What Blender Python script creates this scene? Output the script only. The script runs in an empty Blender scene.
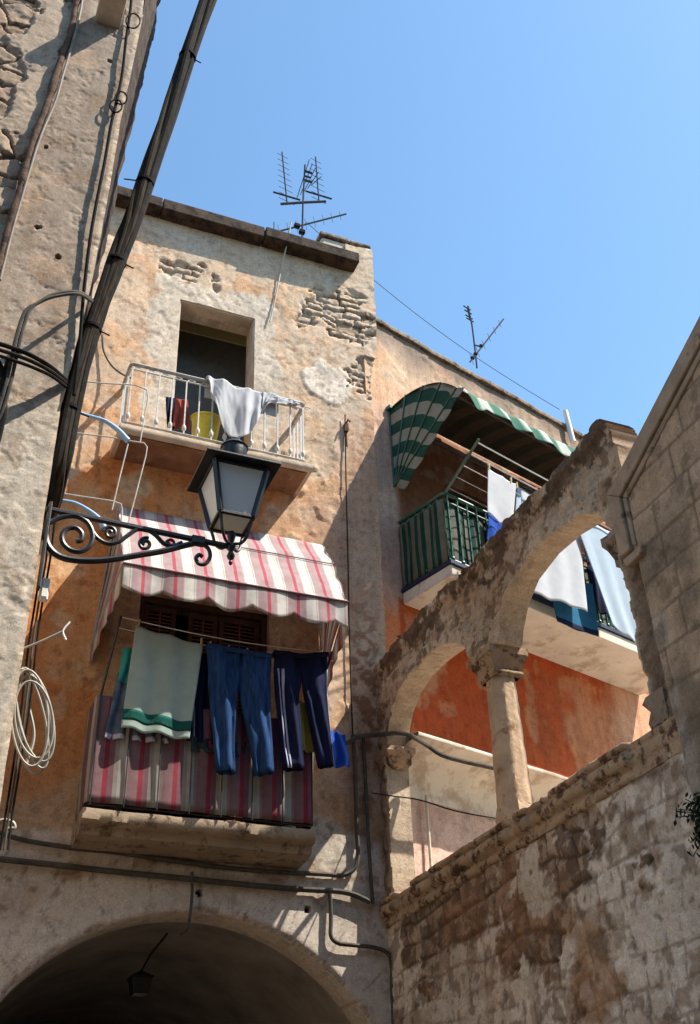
import bpy, math, random
import numpy as np
from mathutils import Vector, Matrix
random.seed(7)
rad = math.radians
scene = bpy.context.scene
COL = scene.collection

# ------------------------------------------------------------------ camera
F_PX, YAW, PITCH, ROLL = 1107.5, rad(23.5), rad(34.05), rad(-2.2)
CAM = np.array([0., 0., 1.6])
def cam_axes():
    cy, sy, cp, sp = math.cos(YAW), math.sin(YAW), math.cos(PITCH), math.sin(PITCH)
    f = np.array([sy*cp, cy*cp, sp]); r = np.array([cy, -sy, 0.]); u = np.cross(r, f)
    c, s = math.cos(ROLL), math.sin(ROLL)
    return c*r+s*u, -s*r+c*u, f
RIGHT, UP, FWD = cam_axes()
def ray(x, y): return RIGHT*(x-350)/F_PX + UP*(512-y)/F_PX + FWD
def at(x, y, Y):                      # point of plane y = Y
    d = ray(x, y); return CAM + d*(Y/d[1])
def atx(x, y, X):                     # point of plane x = X
    d = ray(x, y); return CAM + d*(X/d[0])
GA = rad(17)                          # the rear house is turned by this much
GC = np.array([4.66, 10.03, 0.]); GD = np.array([math.cos(GA), math.sin(GA), 0.]); GN = np.array([math.sin(GA), -math.cos(GA), 0.])
def gp(s, o, z): return GC + GD*s + GN*o + np.array([0, 0, z])
def atg(x, y, o):                     # point of the plane parallel to the rear house, o metres in front
    d = ray(x, y); P0 = GC + GN*o
    return CAM + d*(((P0-CAM) @ GN)/(d @ GN))
cd = bpy.data.cameras.new('camera'); co = bpy.data.objects.new('camera', cd); COL.objects.link(co)
co.matrix_world = Matrix(((RIGHT[0], UP[0], -FWD[0], 0), (RIGHT[1], UP[1], -FWD[1], 0), (RIGHT[2], UP[2], -FWD[2], 1.6), (0, 0, 0, 1)))
cd.sensor_fit = 'VERTICAL'; cd.sensor_height = 24; cd.lens = F_PX/1024*24
cd.clip_start = .05; cd.clip_end = 2000
scene.camera = co

# ------------------------------------------------------------------ numpy noise
def _h(ix, iy, seed):
    n = (ix.astype(np.int64)*374761393 + iy.astype(np.int64)*668265263 + seed*1274126177) & 0x7fffffff
    n = ((n ^ (n >> 13))*1274126177) & 0x7fffffff
    n = ((n ^ (n >> 16))*2246822519) & 0x7fffffff
    return ((n ^ (n >> 15)) & 0xffff)/65535.
def vnoise(u, v, seed=0):
    iu, iv = np.floor(u), np.floor(v); fu, fv = u-iu, v-iv
    fu = fu*fu*(3-2*fu); fv = fv*fv*(3-2*fv)
    a, b, c, d = _h(iu, iv, seed), _h(iu+1, iv, seed), _h(iu, iv+1, seed), _h(iu+1, iv+1, seed)
    return (a*(1-fu)+b*fu)*(1-fv) + (c*(1-fu)+d*fu)*fv
def fbm(u, v, oct=4, seed=0, gain=.5):
    t = 0; a = 1.; s = 0
    for k in range(oct):
        t = t + a*vnoise(u*2**k+17.3*k, v*2**k-9.1*k, seed+k*31); s += a; a *= gain
    return t/s
def vor(u, v, seed=0, jit=.9):        # F1, F2-F1 and cell random
    iu, iv = np.floor(u), np.floor(v)
    f1 = np.full(u.shape, 9.); f2 = f1.copy(); rid = np.zeros(u.shape)
    for dx in (-1, 0, 1):
        for dy in (-1, 0, 1):
            cx, cy = iu+dx, iv+dy
            px = cx+.5+jit*(_h(cx, cy, seed)-.5); py = cy+.5+jit*(_h(cx, cy, seed+7)-.5)
            d = np.hypot(u-px, v-py); r = _h(cx, cy, seed+13)
            new = d < f1
            f2 = np.where(new, f1, np.minimum(f2, d)); rid = np.where(new, r, rid); f1 = np.where(new, d, f1)
    return f1, f2-f1, rid
def courses(u, v, hgt, wid, seed=0, wob=.012):   # coursed stones: distance to the joint (m) and stone random
    v = v + wob*2*(fbm(u*1.7, v*1.7, 2, seed+5)-.5)*2; u = u + wob*2*(fbm(u*2.1, v*2.1, 2, seed+9)-.5)*2
    r = np.floor(v/hgt); vv = v - r*hgt
    w = wid*(.75+.5*_h(r, r*0+3, seed)); off = _h(r, r*0, seed+1)*7
    q = (u+off)/w; k = np.floor(q); jl = .28*(_h(k, r, seed+2)-.5); jr = .28*(_h(k+1, r, seed+2)-.5)
    fl = q-k-jl; fr = 1+jr-(q-k)
    k = np.where(fl < 0, k-1, np.where(fr < 0, k+1, k))
    du = np.minimum(np.abs(fl), np.abs(fr))*w
    d = np.minimum(du, np.minimum(vv, hgt-vv))
    return d, _h(k, r, seed+21)
def sstep(a, b, x):
    t = np.clip((x-a)/(b-a), 0, 1); return t*t*(3-2*t)
def poly_sdf(u, v, P):                # > 0 inside
    P = np.array(P, float); n = len(P); d = np.full(u.shape, 1e9); ins = np.zeros(u.shape, bool)
    for i in range(n):
        a, b = P[i], P[(i+1) % n]; e = b-a
        t = np.clip(((u-a[0])*e[0]+(v-a[1])*e[1])/(e@e+1e-12), 0, 1)
        d = np.minimum(d, np.hypot(u-a[0]-t*e[0], v-a[1]-t*e[1]))
        if a[1] != b[1]:
            c = ((a[1] > v) != (b[1] > v)) & (u < (b[0]-a[0])*(v-a[1])/(b[1]-a[1])+a[0]); ins ^= c
    return np.where(ins, d, -d)
def mixc(a, b, t):
    return np.asarray(a)*(1-t[..., None]) + np.asarray(b)*t[..., None]

# ------------------------------------------------------------------ mesh building
class MB:
    def __init__(s): s.v = []; s.f = []; s.st = []
    def add(s, v, f, st=None):
        b = len(s.v); s.v += [tuple(map(float, p)) for p in v]; s.f += [tuple(i+b for i in q) for q in f]
        s.st += list(st) if st is not None else [0.]*len(v); return s
    def box(s, c, size, ax=None):
        ax = np.eye(3) if ax is None else np.array(ax, float); c = np.array(c, float); h = np.array(size, float)/2
        v = [c + ax[0]*h[0]*i + ax[1]*h[1]*j + ax[2]*h[2]*k for i in (-1, 1) for j in (-1, 1) for k in (-1, 1)]
        return s.add(v, [(0, 1, 3, 2), (4, 6, 7, 5), (0, 4, 5, 1), (2, 3, 7, 6), (0, 2, 6, 4), (1, 5, 7, 3)])
    def span(s, a, b):
        a, b = np.array(a, float), np.array(b, float); return s.box((a+b)/2, np.abs(b-a))
    def bar(s, p, q, w, h=None, up=(0, 0, 1)):
        p, q = np.array(p, float), np.array(q, float); d = q-p; L = np.linalg.norm(d); d /= L
        u = np.array(up, float)
        if abs(d@u) > .98: u = np.array([0, 1., 0])
        x = np.cross(d, u); x /= np.linalg.norm(x); y = np.cross(x, d)
        return s.box((p+q)/2, (L, w, h or w), (d, x, y))
    def tube(s, path, r, n=8, closed=False):
        P = np.array(path, float); m = len(P)
        R = np.full(m, r) if np.isscalar(r) else np.array(r, float)
        T = np.gradient(P, axis=0) if not closed else np.roll(P, -1, 0)-np.roll(P, 1, 0)
        T /= np.linalg.norm(T, axis=1)[:, None]+1e-12
        a = np.array([0, 0, 1.]) if abs(T[0][2]) < .9 else np.array([1., 0, 0])
        u = np.cross(T[0], a); u /= np.linalg.norm(u); V = []
        for i in range(m):
            u = u - T[i]*(u@T[i]); u /= np.linalg.norm(u)+1e-12; w = np.cross(T[i], u)
            for k in range(n):
                t = 2*math.pi*k/n; V.append(P[i]+R[i]*(math.cos(t)*u+math.sin(t)*w))
        Fc = [(i*n+k, i*n+(k+1) % n, ((i+1) % m)*n+(k+1) % n, ((i+1) % m)*n+k) for i in range(m if closed else m-1) for k in range(n)]
        if not closed: Fc += [tuple(range(n))[::-1], tuple((m-1)*n+k for k in range(n))]
        return s.add(V, Fc)
    def lathe(s, prof, c, n=16, ax=None, square=False):      # prof: (radius, height)
        ax = np.eye(3) if ax is None else np.array(ax, float); c = np.array(c, float); V = []
        for r, h in prof:
            for k in range(n):
                t = 2*math.pi*(k+.5)/n; rr = r/math.cos(math.pi/n) if square else r
                V.append(c+ax[0]*rr*math.cos(t)+ax[1]*rr*math.sin(t)+ax[2]*h)
        m = len(prof)
        Fc = [(i*n+k, i*n+(k+1) % n, (i+1)*n+(k+1) % n, (i+1)*n+k) for i in range(m-1) for k in range(n)]
        Fc += [tuple(range(n))[::-1], tuple((m-1)*n+k for k in range(n))]
        return s.add(V, Fc)
    def grid(s, P, st=None, flip=False):                       # P: (nu, nv, 3)
        nu, nv = P.shape[:2]
        Fc = [((i)*nv+j, (i+1)*nv+j, (i+1)*nv+j+1, i*nv+j+1) for i in range(nu-1) for j in range(nv-1)]
        if flip: Fc = [q[::-1] for q in Fc]
        return s.add(P.reshape(-1, 3), Fc, None if st is None else np.asarray(st).reshape(-1))
    def prism(s, poly, d):                                     # planar polygon (3-D points) pushed along d
        n = len(poly); V = [np.array(p, float) for p in poly]; V = V+[p+np.array(d, float) for p in V]
        return s.add(V, [tuple(range(n))[::-1], tuple(range(n, 2*n))]+[(i, (i+1) % n, n+(i+1) % n, n+i) for i in range(n)])

def spline(pts, k=8):
    P = [np.array(p, float) for p in pts]; P = [2*P[0]-P[1]]+P+[2*P[-1]-P[-2]]; out = []
    for i in range(1, len(P)-2):
        for j in range(k):
            t = j/k; a, b, c, d = P[i-1], P[i], P[i+1], P[i+2]
            out.append(.5*((2*b)+(c-a)*t+(2*a-5*b+4*c-d)*t*t+(3*b-a-3*c+d)*t**3))
    return out+[P[-2]]

def wpos(o):
    p = np.zeros(3)
    while o is not None: p += np.array(o.location); o = o.parent
    return p
def link(o, parent=None, label=None, cat=None, group=None, kind=None):
    COL.objects.link(o)
    if parent is not None: o.parent = parent
    for k, x in (('label', label), ('category', cat), ('group', group), ('kind', kind)):
        if x: o[k] = x
    return o
def root(name, loc, label, cat, group=None):
    o = bpy.data.objects.new(name, None); o.location = tuple(map(float, loc)); o.empty_display_size = .1
    return link(o, None, label, cat, group)
def finish(me, mat, smooth):
    me.materials.append(mat)
    if smooth:
        me.polygons.foreach_set('use_smooth', [True]*len(me.polygons))
        if smooth < 180: me.set_sharp_from_angle(angle=rad(smooth))
    me.update()
def obj(name, mb, mat, parent=None, label=None, cat=None, group=None, kind=None, smooth=40, bevel=0, solid=0, sub=0, origin=None):
    v = np.array(mb.v)
    if parent is not None: o0 = None
    org = np.array([(v[:, 0].min()+v[:, 0].max())/2, (v[:, 1].min()+v[:, 1].max())/2, v[:, 2].min()]) if origin is None else np.array(origin, float)
    me = bpy.data.meshes.new(name); me.from_pydata([tuple(p-org) for p in v], [], mb.f)
    if any(mb.st):
        a = me.attributes.new('st', 'FLOAT', 'POINT'); a.data.foreach_set('value', mb.st)
    finish(me, mat, smooth)
    o = bpy.data.objects.new(name, me)
    o.location = tuple(org - (wpos(parent) if parent is not None else 0))
    if bevel:
        m = o.modifiers.new('bevel', 'BEVEL'); m.width = bevel; m.segments = 2; m.limit_method = 'ANGLE'
    if solid:
        m = o.modifiers.new('thick', 'SOLIDIFY'); m.thickness = solid; m.offset = 0
    if sub:
        m = o.modifiers.new('sub', 'SUBSURF'); m.levels = m.render_levels = sub
    return link(o, parent, label, cat, group, kind)

def wall(name, us, vs, org, U, V, N, T, colf, dispf, mat, parent=None, hole=None, rects=(), back=False, **kw):
    """a relief wall: grid us x vs in the plane org,U,V pushed along N by dispf, coloured by colf, with reveals T deep round every opening"""
    us, vs = np.asarray(us, float), np.asarray(vs, float)
    u, v = np.meshgrid(us, vs, indexing='ij'); u = u.copy(); v = v.copy()
    if hole is not None:
        st = max(np.median(np.diff(us)), np.median(np.diff(vs)))
        for _ in range(2):
            s = hole(u, v); e = 1e-3
            gu = (hole(u+e, v)-hole(u-e, v))/(2*e); gv = (hole(u, v+e)-hole(u, v-e))/(2*e)
            m = np.abs(s) < st*.72
            u = np.where(m, u-s*gu, u); v = np.where(m, v-s*gv, v)
    col = colf(u, v); dsp = dispf(u, v)
    nu, nv = u.shape
    P = np.array(org, float)+u[..., None]*np.array(U)+v[..., None]*np.array(V)+dsp[..., None]*np.array(N)
    idx = np.arange(nu*nv).reshape(nu, nv)
    q = np.stack([idx[:-1, :-1], idx[1:, :-1], idx[1:, 1:], idx[:-1, 1:]], -1).reshape(-1, 4)
    uc = u.reshape(-1)[q].mean(1); vc = v.reshape(-1)[q].mean(1)
    keep = np.ones(len(q), bool)
    for (a, b, c, d) in rects: keep &= ~((uc > a) & (uc < b) & (vc > c) & (vc < d))
    if hole is not None: keep &= hole(uc, vc) < 0
    q = q[keep]
    if np.dot(np.cross(U, V), N) < 0: q = q[:, ::-1]
    e = np.concatenate([q[:, [0, 1]], q[:, [1, 2]], q[:, [2, 3]], q[:, [3, 0]]])
    key = e.min(1).astype(np.int64)*(nu*nv)+e.max(1)
    _, inv, cnt = np.unique(key, return_inverse=True, return_counts=True)
    be = e[cnt[inv] == 1]
    bvs = np.unique(be); nb = {}
    pts = P.reshape(-1, 3); cols = col.reshape(-1, 3)
    bp = (np.array(org, float)+u[..., None]*np.array(U)+v[..., None]*np.array(V)-T*np.array(N)).reshape(-1, 3)
    base = nu*nv
    if back:
        allv = np.concatenate([pts, bp]); allc = np.concatenate([cols, cols])
        sq = np.stack([be[:, 1], be[:, 0], be[:, 0]+base, be[:, 1]+base], -1)
        faces = np.concatenate([q, q[:, ::-1]+base, sq])
    else:
        mp = np.full(base, -1); mp[bvs] = base+np.arange(len(bvs))
        allv = np.concatenate([pts, bp[bvs]]); allc = np.concatenate([cols, cols[bvs]])
        sq = np.stack([be[:, 1], be[:, 0], mp[be[:, 0]], mp[be[:, 1]]], -1)
        faces = np.concatenate([q, sq])
    used = np.unique(faces); rm = np.full(len(allv), -1); rm[used] = np.arange(len(used))
    allv, allc, faces = allv[used], allc[used], rm[faces]
    o_ = np.array([(allv[:, 0].min()+allv[:, 0].max())/2, (allv[:, 1].min()+allv[:, 1].max())/2, allv[:, 2].min()])
    me = bpy.data.meshes.new(name)
    me.vertices.add(len(allv)); me.vertices.foreach_set('co', (allv-o_).astype(np.float32).ravel())
    me.loops.add(faces.size); me.loops.foreach_set('vertex_index', faces.astype(np.int32).ravel())
    me.polygons.add(len(faces)); me.polygons.foreach_set('loop_start', np.arange(0, faces.size, 4, dtype=np.int32))
    me.polygons.foreach_set('loop_total', np.full(len(faces), 4, np.int32))
    me.update(calc_edges=True); me.validate()
    a = me.attributes.new('Col', 'FLOAT_COLOR', 'POINT')
    a.data.foreach_set('color', np.concatenate([np.clip(allc, .01, .9), np.ones((len(allc), 1))], 1).astype(np.float32).ravel())
    finish(me, mat, 60)
    o = bpy.data.objects.new(name, me); o.location = tuple(o_-(wpos(parent) if parent is not None else 0))
    return link(o, parent, **kw)
def lin(a, b, st, extra=()):
    x = list(np.linspace(a, b, max(2, int(round((b-a)/st))+1)))
    for e in extra:
        i = int(np.argmin(np.abs(np.array(x)-e))); x[i] = e
    return np.array(x)

# ------------------------------------------------------------------ materials
class NT:
    def __init__(s, name):
        s.m = bpy.data.materials.new(name); s.m.use_nodes = True; s.t = s.m.node_tree; s.n = s.t.nodes; s.n.clear()
        s.out = s.n.new('ShaderNodeOutputMaterial'); s.pos = s.n.new('ShaderNodeNewGeometry').outputs['Position']
    def new(s, t, **k):
        n = s.n.new(t)
        for a, b in k.items():
            if hasattr(n, a): setattr(n, a, b)
            else: n.inputs[a].default_value = b
        return n
    def l(s, a, b): s.t.links.new(a, b)
    def noise(s, scale, detail=4, rough=.55, stretch=None):
        n = s.n.new('ShaderNodeTexNoise'); n.inputs['Scale'].default_value = scale
        n.inputs['Detail'].default_value = detail; n.inputs['Roughness'].default_value = rough
        src = s.pos
        if stretch:
            mp = s.n.new('ShaderNodeVectorMath'); mp.operation = 'MULTIPLY'; mp.inputs[1].default_value = stretch
            s.l(src, mp.inputs[0]); src = mp.outputs[0]
        s.l(src, n.inputs['Vector']); return n.outputs['Fac']
    def ramp(s, fac, stops, interp='LINEAR'):
        r = s.n.new('ShaderNodeValToRGB'); e = r.color_ramp.elements; r.color_ramp.interpolation = interp
        while len(e) < len(stops): e.new(.5)
        for x, (p, c) in zip(e, stops):
            x.position = p; x.color = (*c, 1) if not np.isscalar(c) else (c, c, c, 1)
        s.l(fac, r.inputs['Fac']); return r.outputs['Color']
    def mix(s, a, b, fac, mode='MIX'):
        m = s.n.new('ShaderNodeMix'); m.data_type = 'RGBA'; m.blend_type = mode
        for x, i in ((fac, 0), (a, 6), (b, 7)):
            if hasattr(x, 'links'): s.l(x, m.inputs[i])
            else: m.inputs[i].default_value = x if np.isscalar(x) else (*x, 1)
        return m.outputs[2]
    def attr(s, name, what='Color'):
        a = s.n.new('ShaderNodeAttribute'); a.attribute_name = name; return a.outputs[what]
    def bump(s, h, strength, dist=.01, prev=None):
        b = s.n.new('ShaderNodeBump'); b.inputs['Strength'].default_value = strength; b.inputs['Distance'].default_value = dist
        s.l(h, b.inputs['Height'])
        if prev is not None: s.l(prev, b.inputs['Normal'])
        return b.outputs['Normal']
    def done(s, col, rough=.85, normal=None, metal=0., trans=0., spec=.3):
        p = s.n.new('ShaderNodeBsdfPrincipled'); p.inputs['Metallic'].default_value = metal; p.inputs['Specular IOR Level'].default_value = spec
        if hasattr(rough, 'links'): s.l(rough, p.inputs['Roughness'])
        else: p.inputs['Roughness'].default_value = rough
        if hasattr(col, 'links'): s.l(col, p.inputs['Base Color'])
        else: p.inputs['Base Color'].default_value = (*col, 1)
        if normal is not None: s.l(normal, p.inputs['Normal'])
        last = p.outputs[0]
        if trans:
            t = s.n.new('ShaderNodeBsdfTranslucent'); mx = s.n.new('ShaderNodeMixShader'); mx.inputs[0].default_value = trans
            if hasattr(col, 'links'): s.l(col, t.inputs['Color'])
            else: t.inputs['Color'].default_value = (*col, 1)
            if normal is not None: s.l(normal, t.inputs['Normal'])
            s.l(last, mx.inputs[1]); s.l(t.outputs[0], mx.inputs[2]); last = mx.outputs[0]
        s.l(last, s.out.inputs['Surface']); return s.m

def masonry(name, bump=.5, fine=60., drip=.5):
    t = NT(name); c = t.attr('Col')
    a = t.ramp(t.noise(9, 8, .72), [(.3, .68), (.5, 1.), (.75, 1.16)])
    b = t.ramp(t.noise(55, 4, .7), [(.3, .8), (.6, 1.06), (.8, 1.12)])
    c = t.mix(c, a, 1., 'MULTIPLY'); c = t.mix(c, b, .8, 'MULTIPLY')
    # small pits and dark lichen specks
    sp = t.ramp(t.noise(26, 5, .75), [(.30, 0.), (.37, 1.)])
    c = t.mix(t.mix(c, (.42, .38, .34), 1., 'MULTIPLY'), c, sp)
    fl = t.ramp(t.noise(120, 3, .6), [(.34, .62), (.46, 1.), (.62, 1.), (.72, 1.22)]); c = t.mix(c, fl, .75, 'MULTIPLY')
    ch = t.noise(19, 8, .78); c = t.mix(c, t.ramp(ch, [(.36, .5), (.42, 1.)]), .7, 'MULTIPLY')
    c = t.mix(c, t.ramp(t.noise(31, 6, .7), [(.57, 1.), (.60, 1.22)]), .8, 'MULTIPLY')
    c = t.mix(c, (1.09, .99, .915), 1., 'MULTIPLY')
    dr = t.ramp(t.noise(1., 6, .65, (7., 7., .55)), [(.50, 1.), (.58, .80), (.66, .68)]); c = t.mix(c, dr, drip, 'MULTIPLY')
    h = t.noise(fine, 8, .8); h2 = t.ramp(t.noise(14, 8, .72), [(.32, 0.), (.42, .55), (.47, .6), (.52, .85), (.7, 1.)])
    n = t.bump(h2, bump, .009); n = t.bump(h, bump*.8, .004, n)
    return t.done(c, .93, n, spec=.15)
def plain(name, col, rough=.6, var=.2, scale=12, bump=.0, bscale=50, metal=0., spec=.3, dirt=None, trans=0., stretch=None):
    t = NT(name); v = t.noise(scale, 5, .6, stretch)
    c = t.mix([x*(1-var) for x in col], [min(x*(1+var), .95) for x in col], t.ramp(v, [(.3, 0.), (.7, 1.)]))
    if dirt:
        c = t.mix(c, dirt[0], t.ramp(t.noise(dirt[1], 6, .7), [(dirt[2], 0.), (dirt[2]+.1, 1.)]))
    n = t.bump(t.noise(bscale, 5, .6), bump, .01) if bump else None
    return t.done(c, rough, n, metal, trans, spec)
def stripes(name, period, stops, trans=.3, dirt=.85, attrname='st', rough=.85, bump=.15):
    t = NT(name); a = t.attr(attrname, 'Fac')
    d = t.new('ShaderNodeMath', operation='DIVIDE'); t.l(a, d.inputs[0]); d.inputs[1].default_value = period
    f = t.new('ShaderNodeMath', operation='FRACT'); t.l(d.outputs[0], f.inputs[0])
    c = t.ramp(f.outputs[0], stops, 'CONSTANT')
    c = t.mix(c, t.ramp(t.noise(7, 5, .65), [(.3, dirt), (.7, 1.)]), 1., 'MULTIPLY')
    n = t.bump(t.noise(24, 4), bump, .01)
    return t.done(c, rough, n, trans=trans, spec=.1)

M_front = masonry('plaster_front', .30, drip=.5)
M_rear = masonry('plaster_rear', .3, drip=.55)
M_arc = masonry('limestone_arcade', .5, drip=.5)
M_rubble = masonry('rubble_wall', .5, drip=.3)
M_ash = masonry('ashlar_wall', .4, drip=.5)
M_left = masonry('plaster_corner', .28, drip=.35)
def stone(name, c, dark, lvl=.55, bump=.6):
    t = NT(name)
    a = t.mix([x*.7 for x in c], [x*1.2 for x in c], t.ramp(t.noise(5, 6, .65), [(.3, 0.), (.7, 1.)]))
    a = t.mix(a, dark, t.ramp(t.noise(7, 7, .72), [(lvl, 0.), (lvl+.09, 1.)]))
    a = t.mix(a, (1.08, .97, .90), 1., 'MULTIPLY')
    n = t.bump(t.noise(16, 6, .65), bump, .02); n = t.bump(t.noise(70, 5, .7), bump*.6, .006, n)
    return t.done(a, .93, n, spec=.15)
M_stone = stone('weathered_limestone', (.37, .285, .20), (.09, .058, .04), .50)
M_column = stone('column_limestone', (.47, .37, .265), (.24, .16, .09), .56, .5)
M_stonedk = stone('sooty_limestone', (.24, .2, .16), (.07, .055, .045), .5)
M_eave = stone('eave_slab', (.065, .048, .037), (.025, .02, .018), .48)
M_mould = stone('moulding_stone', (.32, .26, .20), (.13, .10, .075), .55, .4)
M_slabdk = plain('shaded_dirty_slab', (.31, .235, .165), .9, .25, 3, .4, dirt=((.13, .085, .055), 7, .52))  # base darkened for the awning's shade, with dirt patches over it
M_white_stone = stone('limewashed_stone', (.5, .46, .39), (.25, .19, .13), .62, .4)
M_slab = stone('balcony_plaster', (.46, .41, .33), (.22, .15, .09), .6, .35)
M_soffit = plain('white_soffit', (.60, .54, .455), .9, .12, 3, .15, dirt=((.42, .34, .255), 2.6, .50))
M_vault = plain('dark_vault', (.30, .27, .24), .95, .3, 2, .3)
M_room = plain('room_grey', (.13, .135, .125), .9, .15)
M_roomc = plain('room_ceiling', (.5, .48, .43), .9, .1)
M_roomy = plain('room_cream', (.62, .52, .27), .9, .08)
M_iron = plain('black_iron', (.012, .012, .013), .42, .3, 20, .15, 60, spec=.5)
M_rail = plain('worn_white_paint', (.52, .52, .50), .55, .1, 30, .2, 60, dirt=((.23, .15, .09), 18, .57))
M_railgrey = plain('grey_metal', (.3, .29, .28), .6, .25, 20, .2, 60, dirt=((.16, .09, .05), 15, .6))
M_green = plain('green_enamel', (.012, .085, .052), .35, .3, 18, .05, dirt=((.05, .05, .035), 12, .65), spec=.5)
M_cable = plain('grey_black_cable', (.022, .020, .018), .9, .4, 14, .1, spec=.05)
M_cablebrown = plain('dusty_cable', (.04, .031, .023), .9, .45, 10, .15, spec=.05, stretch=(3, 3, .5))
M_cablelight = plain('dusty_pale_cable', (.20, .165, .135), .7, .3, 10, .1)
M_whitecable = plain('ivory_cable', (.36, .335, .285), .5, .12)
M_blackcable = plain('black_cable', (.012, .012, .013), .85, .3, spec=.05)
M_faint = plain('thin_wire_grey', (.4, .39, .37), .7, .2)
M_house = plain('low_bounce_render', (.17, .15, .13), .9, .2)  # kept dark so the added houses and tower reflect little light
M_orange = plain('orange_soffit', (.20, .098, .052), .9, .3, 5, .3, dirt=((.30, .22, .15), 4, .58))
M_conduit = plain('conduit_grey', (.075, .066, .054), .9, .35, 9, .2, dirt=((.06, .045, .035), 7, .55))
M_plastic = plain('white_plastic', (.75, .75, .73), .4, .05)
M_blue = plain('pale_blue_tube', (.25, .42, .66), .4, .12, dirt=((.3, .3, .3), 10, .66))
M_whitewire = plain('white_coated_wire', (.72, .71, .68), .5, .1)
M_alu = plain('antenna_metal', (.035, .037, .042), .8, .3, spec=.1)
M_peg = plain('peg_wood', (.5, .36, .2), .7, .2)
M_shutter = plain('brown_shutter', (.16, .065, .03), .6, .25, 14, .2, stretch=(1, 1, 6))
M_wood = plain('dark_wood', (.06, .03, .018), .6, .3, 12, .2)
M_black = plain('dark_inside', (.02, .02, .02), .95, .2)  # near-black stands in for the unlit depth of rooms and passage
M_leafdk = plain('caper_leaf', (.012, .026, .01), .7, .35, 30, trans=.1)
M_yellow = plain('yellow_plastic', (.62, .52, .06), .45, .1)
M_rust_ridge = stone('rust_and_shade_ridge', (.12, .082, .06), (.05, .035, .028), .5, .8)  # dark tone of a shadowed wall ridge; also coats the rusty fixing
M_ground = stone('paving', (.15, .14, .125), (.16, .14, .12), .6, .4)
W_, MV, RD, TH = (.74, .70, .64), (.50, .36, .36), (.53, .12, .155), (.60, .47, .45)
RED_STOPS = [(0., MV), (.12, MV), (.2, RD), (.31, MV), (.5, TH), (.53, W_), (.83, TH), (.87, W_), (.9, MV)]
M_red = stripes('red_striped_canvas', .315, RED_STOPS, .32, .72)
M_redcover = stripes('red_striped_cover', .315, [(0., (.21, .12, .125)), (.12, (.23, .12, .13)), (.2, (.25, .04, .06)), (.34, (.2, .1, .115)), (.5, (.28, .25, .225)), (.62, (.37, .345, .31)), (.83, (.25, .17, .165)), (.9, (.19, .115, .12))], .1, .7)  # same stripes as the awning, darkened for the shade it casts
GRN, CRM = (.035, .10, .075), (.37, .355, .29)
M_greenside = stripes('green_striped_hood', .34, [(0., CRM), (.5, GRN)], .25, .75)
M_greenval = stripes('green_striped_valance', .36, [(0., (.60, .63, .55)), (.42, (.10, .27, .20)), (.5, (.08, .22, .16)), (.92, (.3, .42, .35))], .3, .8)
M_greentop = stripes('shaded_striped_canopy', .36, [(0., (.085, .062, .042)), (.5, (.045, .042, .03))], .0, .7)  # canvas darkened to brown for the shade under the hood
M_greencover = stripes('green_striped_cover', .24, [(0., (.17, .165, .13)), (.36, (.015, .055, .038)), (.6, (.12, .13, .10)), (.78, (.018, .06, .045))], .1, .6)
def clothmat(name, c, var=.1, trans=.25, dirt=None): return plain(name, c, .9, var, 9, .25, 120, spec=.08, trans=trans, dirt=dirt)
M_cw = clothmat('white_cotton', (.60, .61, .63), .06, .28)
M_sheer = clothmat('blue_white_sheet', (.52, .61, .70), .05, .32)
M_towel = clothmat('pale_mint_towel', (.38, .47, .42), .08, .2)
M_jean = plain('blue_denim', (.020, .052, .135), .9, .55, 26, .4, 90, spec=.08, trans=.04, stretch=(1, 1, .14))  # vertical streaks paint lit and shaded folds into the denim
M_jeanlt = clothmat('faded_denim', (.09, .13, .19), .4, .06)
M_navy = plain('navy_jersey', (.009, .012, .040), .85, .4, 26, .3, 90, spec=.1, trans=.04, stretch=(1, 1, .14))
M_stripew = clothmat('side_stripe', (.42, .44, .58), .1, .04)
M_teal = clothmat('teal_cotton', (.05, .32, .28), .1, .15)
M_tealblue = clothmat('teal_blue_towel', (.035, .16, .28), .15, .15)
M_royal = clothmat('royal_blue_cotton', (.03, .09, .42), .15, .12)
M_ycloth = clothmat('yellow_cotton', (.55, .37, .07), .1, .2)
M_pattern = clothmat('dark_flowered', (.03, .04, .045), .3, .05, dirt=((.28, .24, .2), 28, .62))
M_redcloth = clothmat('brick_red_cloth', (.3, .07, .05), .2, .1)
M_border = clothmat('dark_green_border', (.012, .085, .07), .3, .05, dirt=((.3, .45, .4), 60, .62))
t = NT('frosted_glass'); c = t.mix((.78, .76, .73), (.88, .87, .86), t.noise(4))
M_glass = t.done(c, .25, None, trans=.12, spec=.5)
tr = t.new('ShaderNodeBsdfTransparent'); tr.inputs[0].default_value = (.95, .95, .94, 1); mx = t.new('ShaderNodeMixShader'); mx.inputs[0].default_value = .10
lk = t.out.inputs['Surface'].links[0].from_socket; t.l(lk, mx.inputs[1]); t.l(tr.outputs[0], mx.inputs[2]); t.l(mx.outputs[0], t.out.inputs['Surface'])
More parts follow.
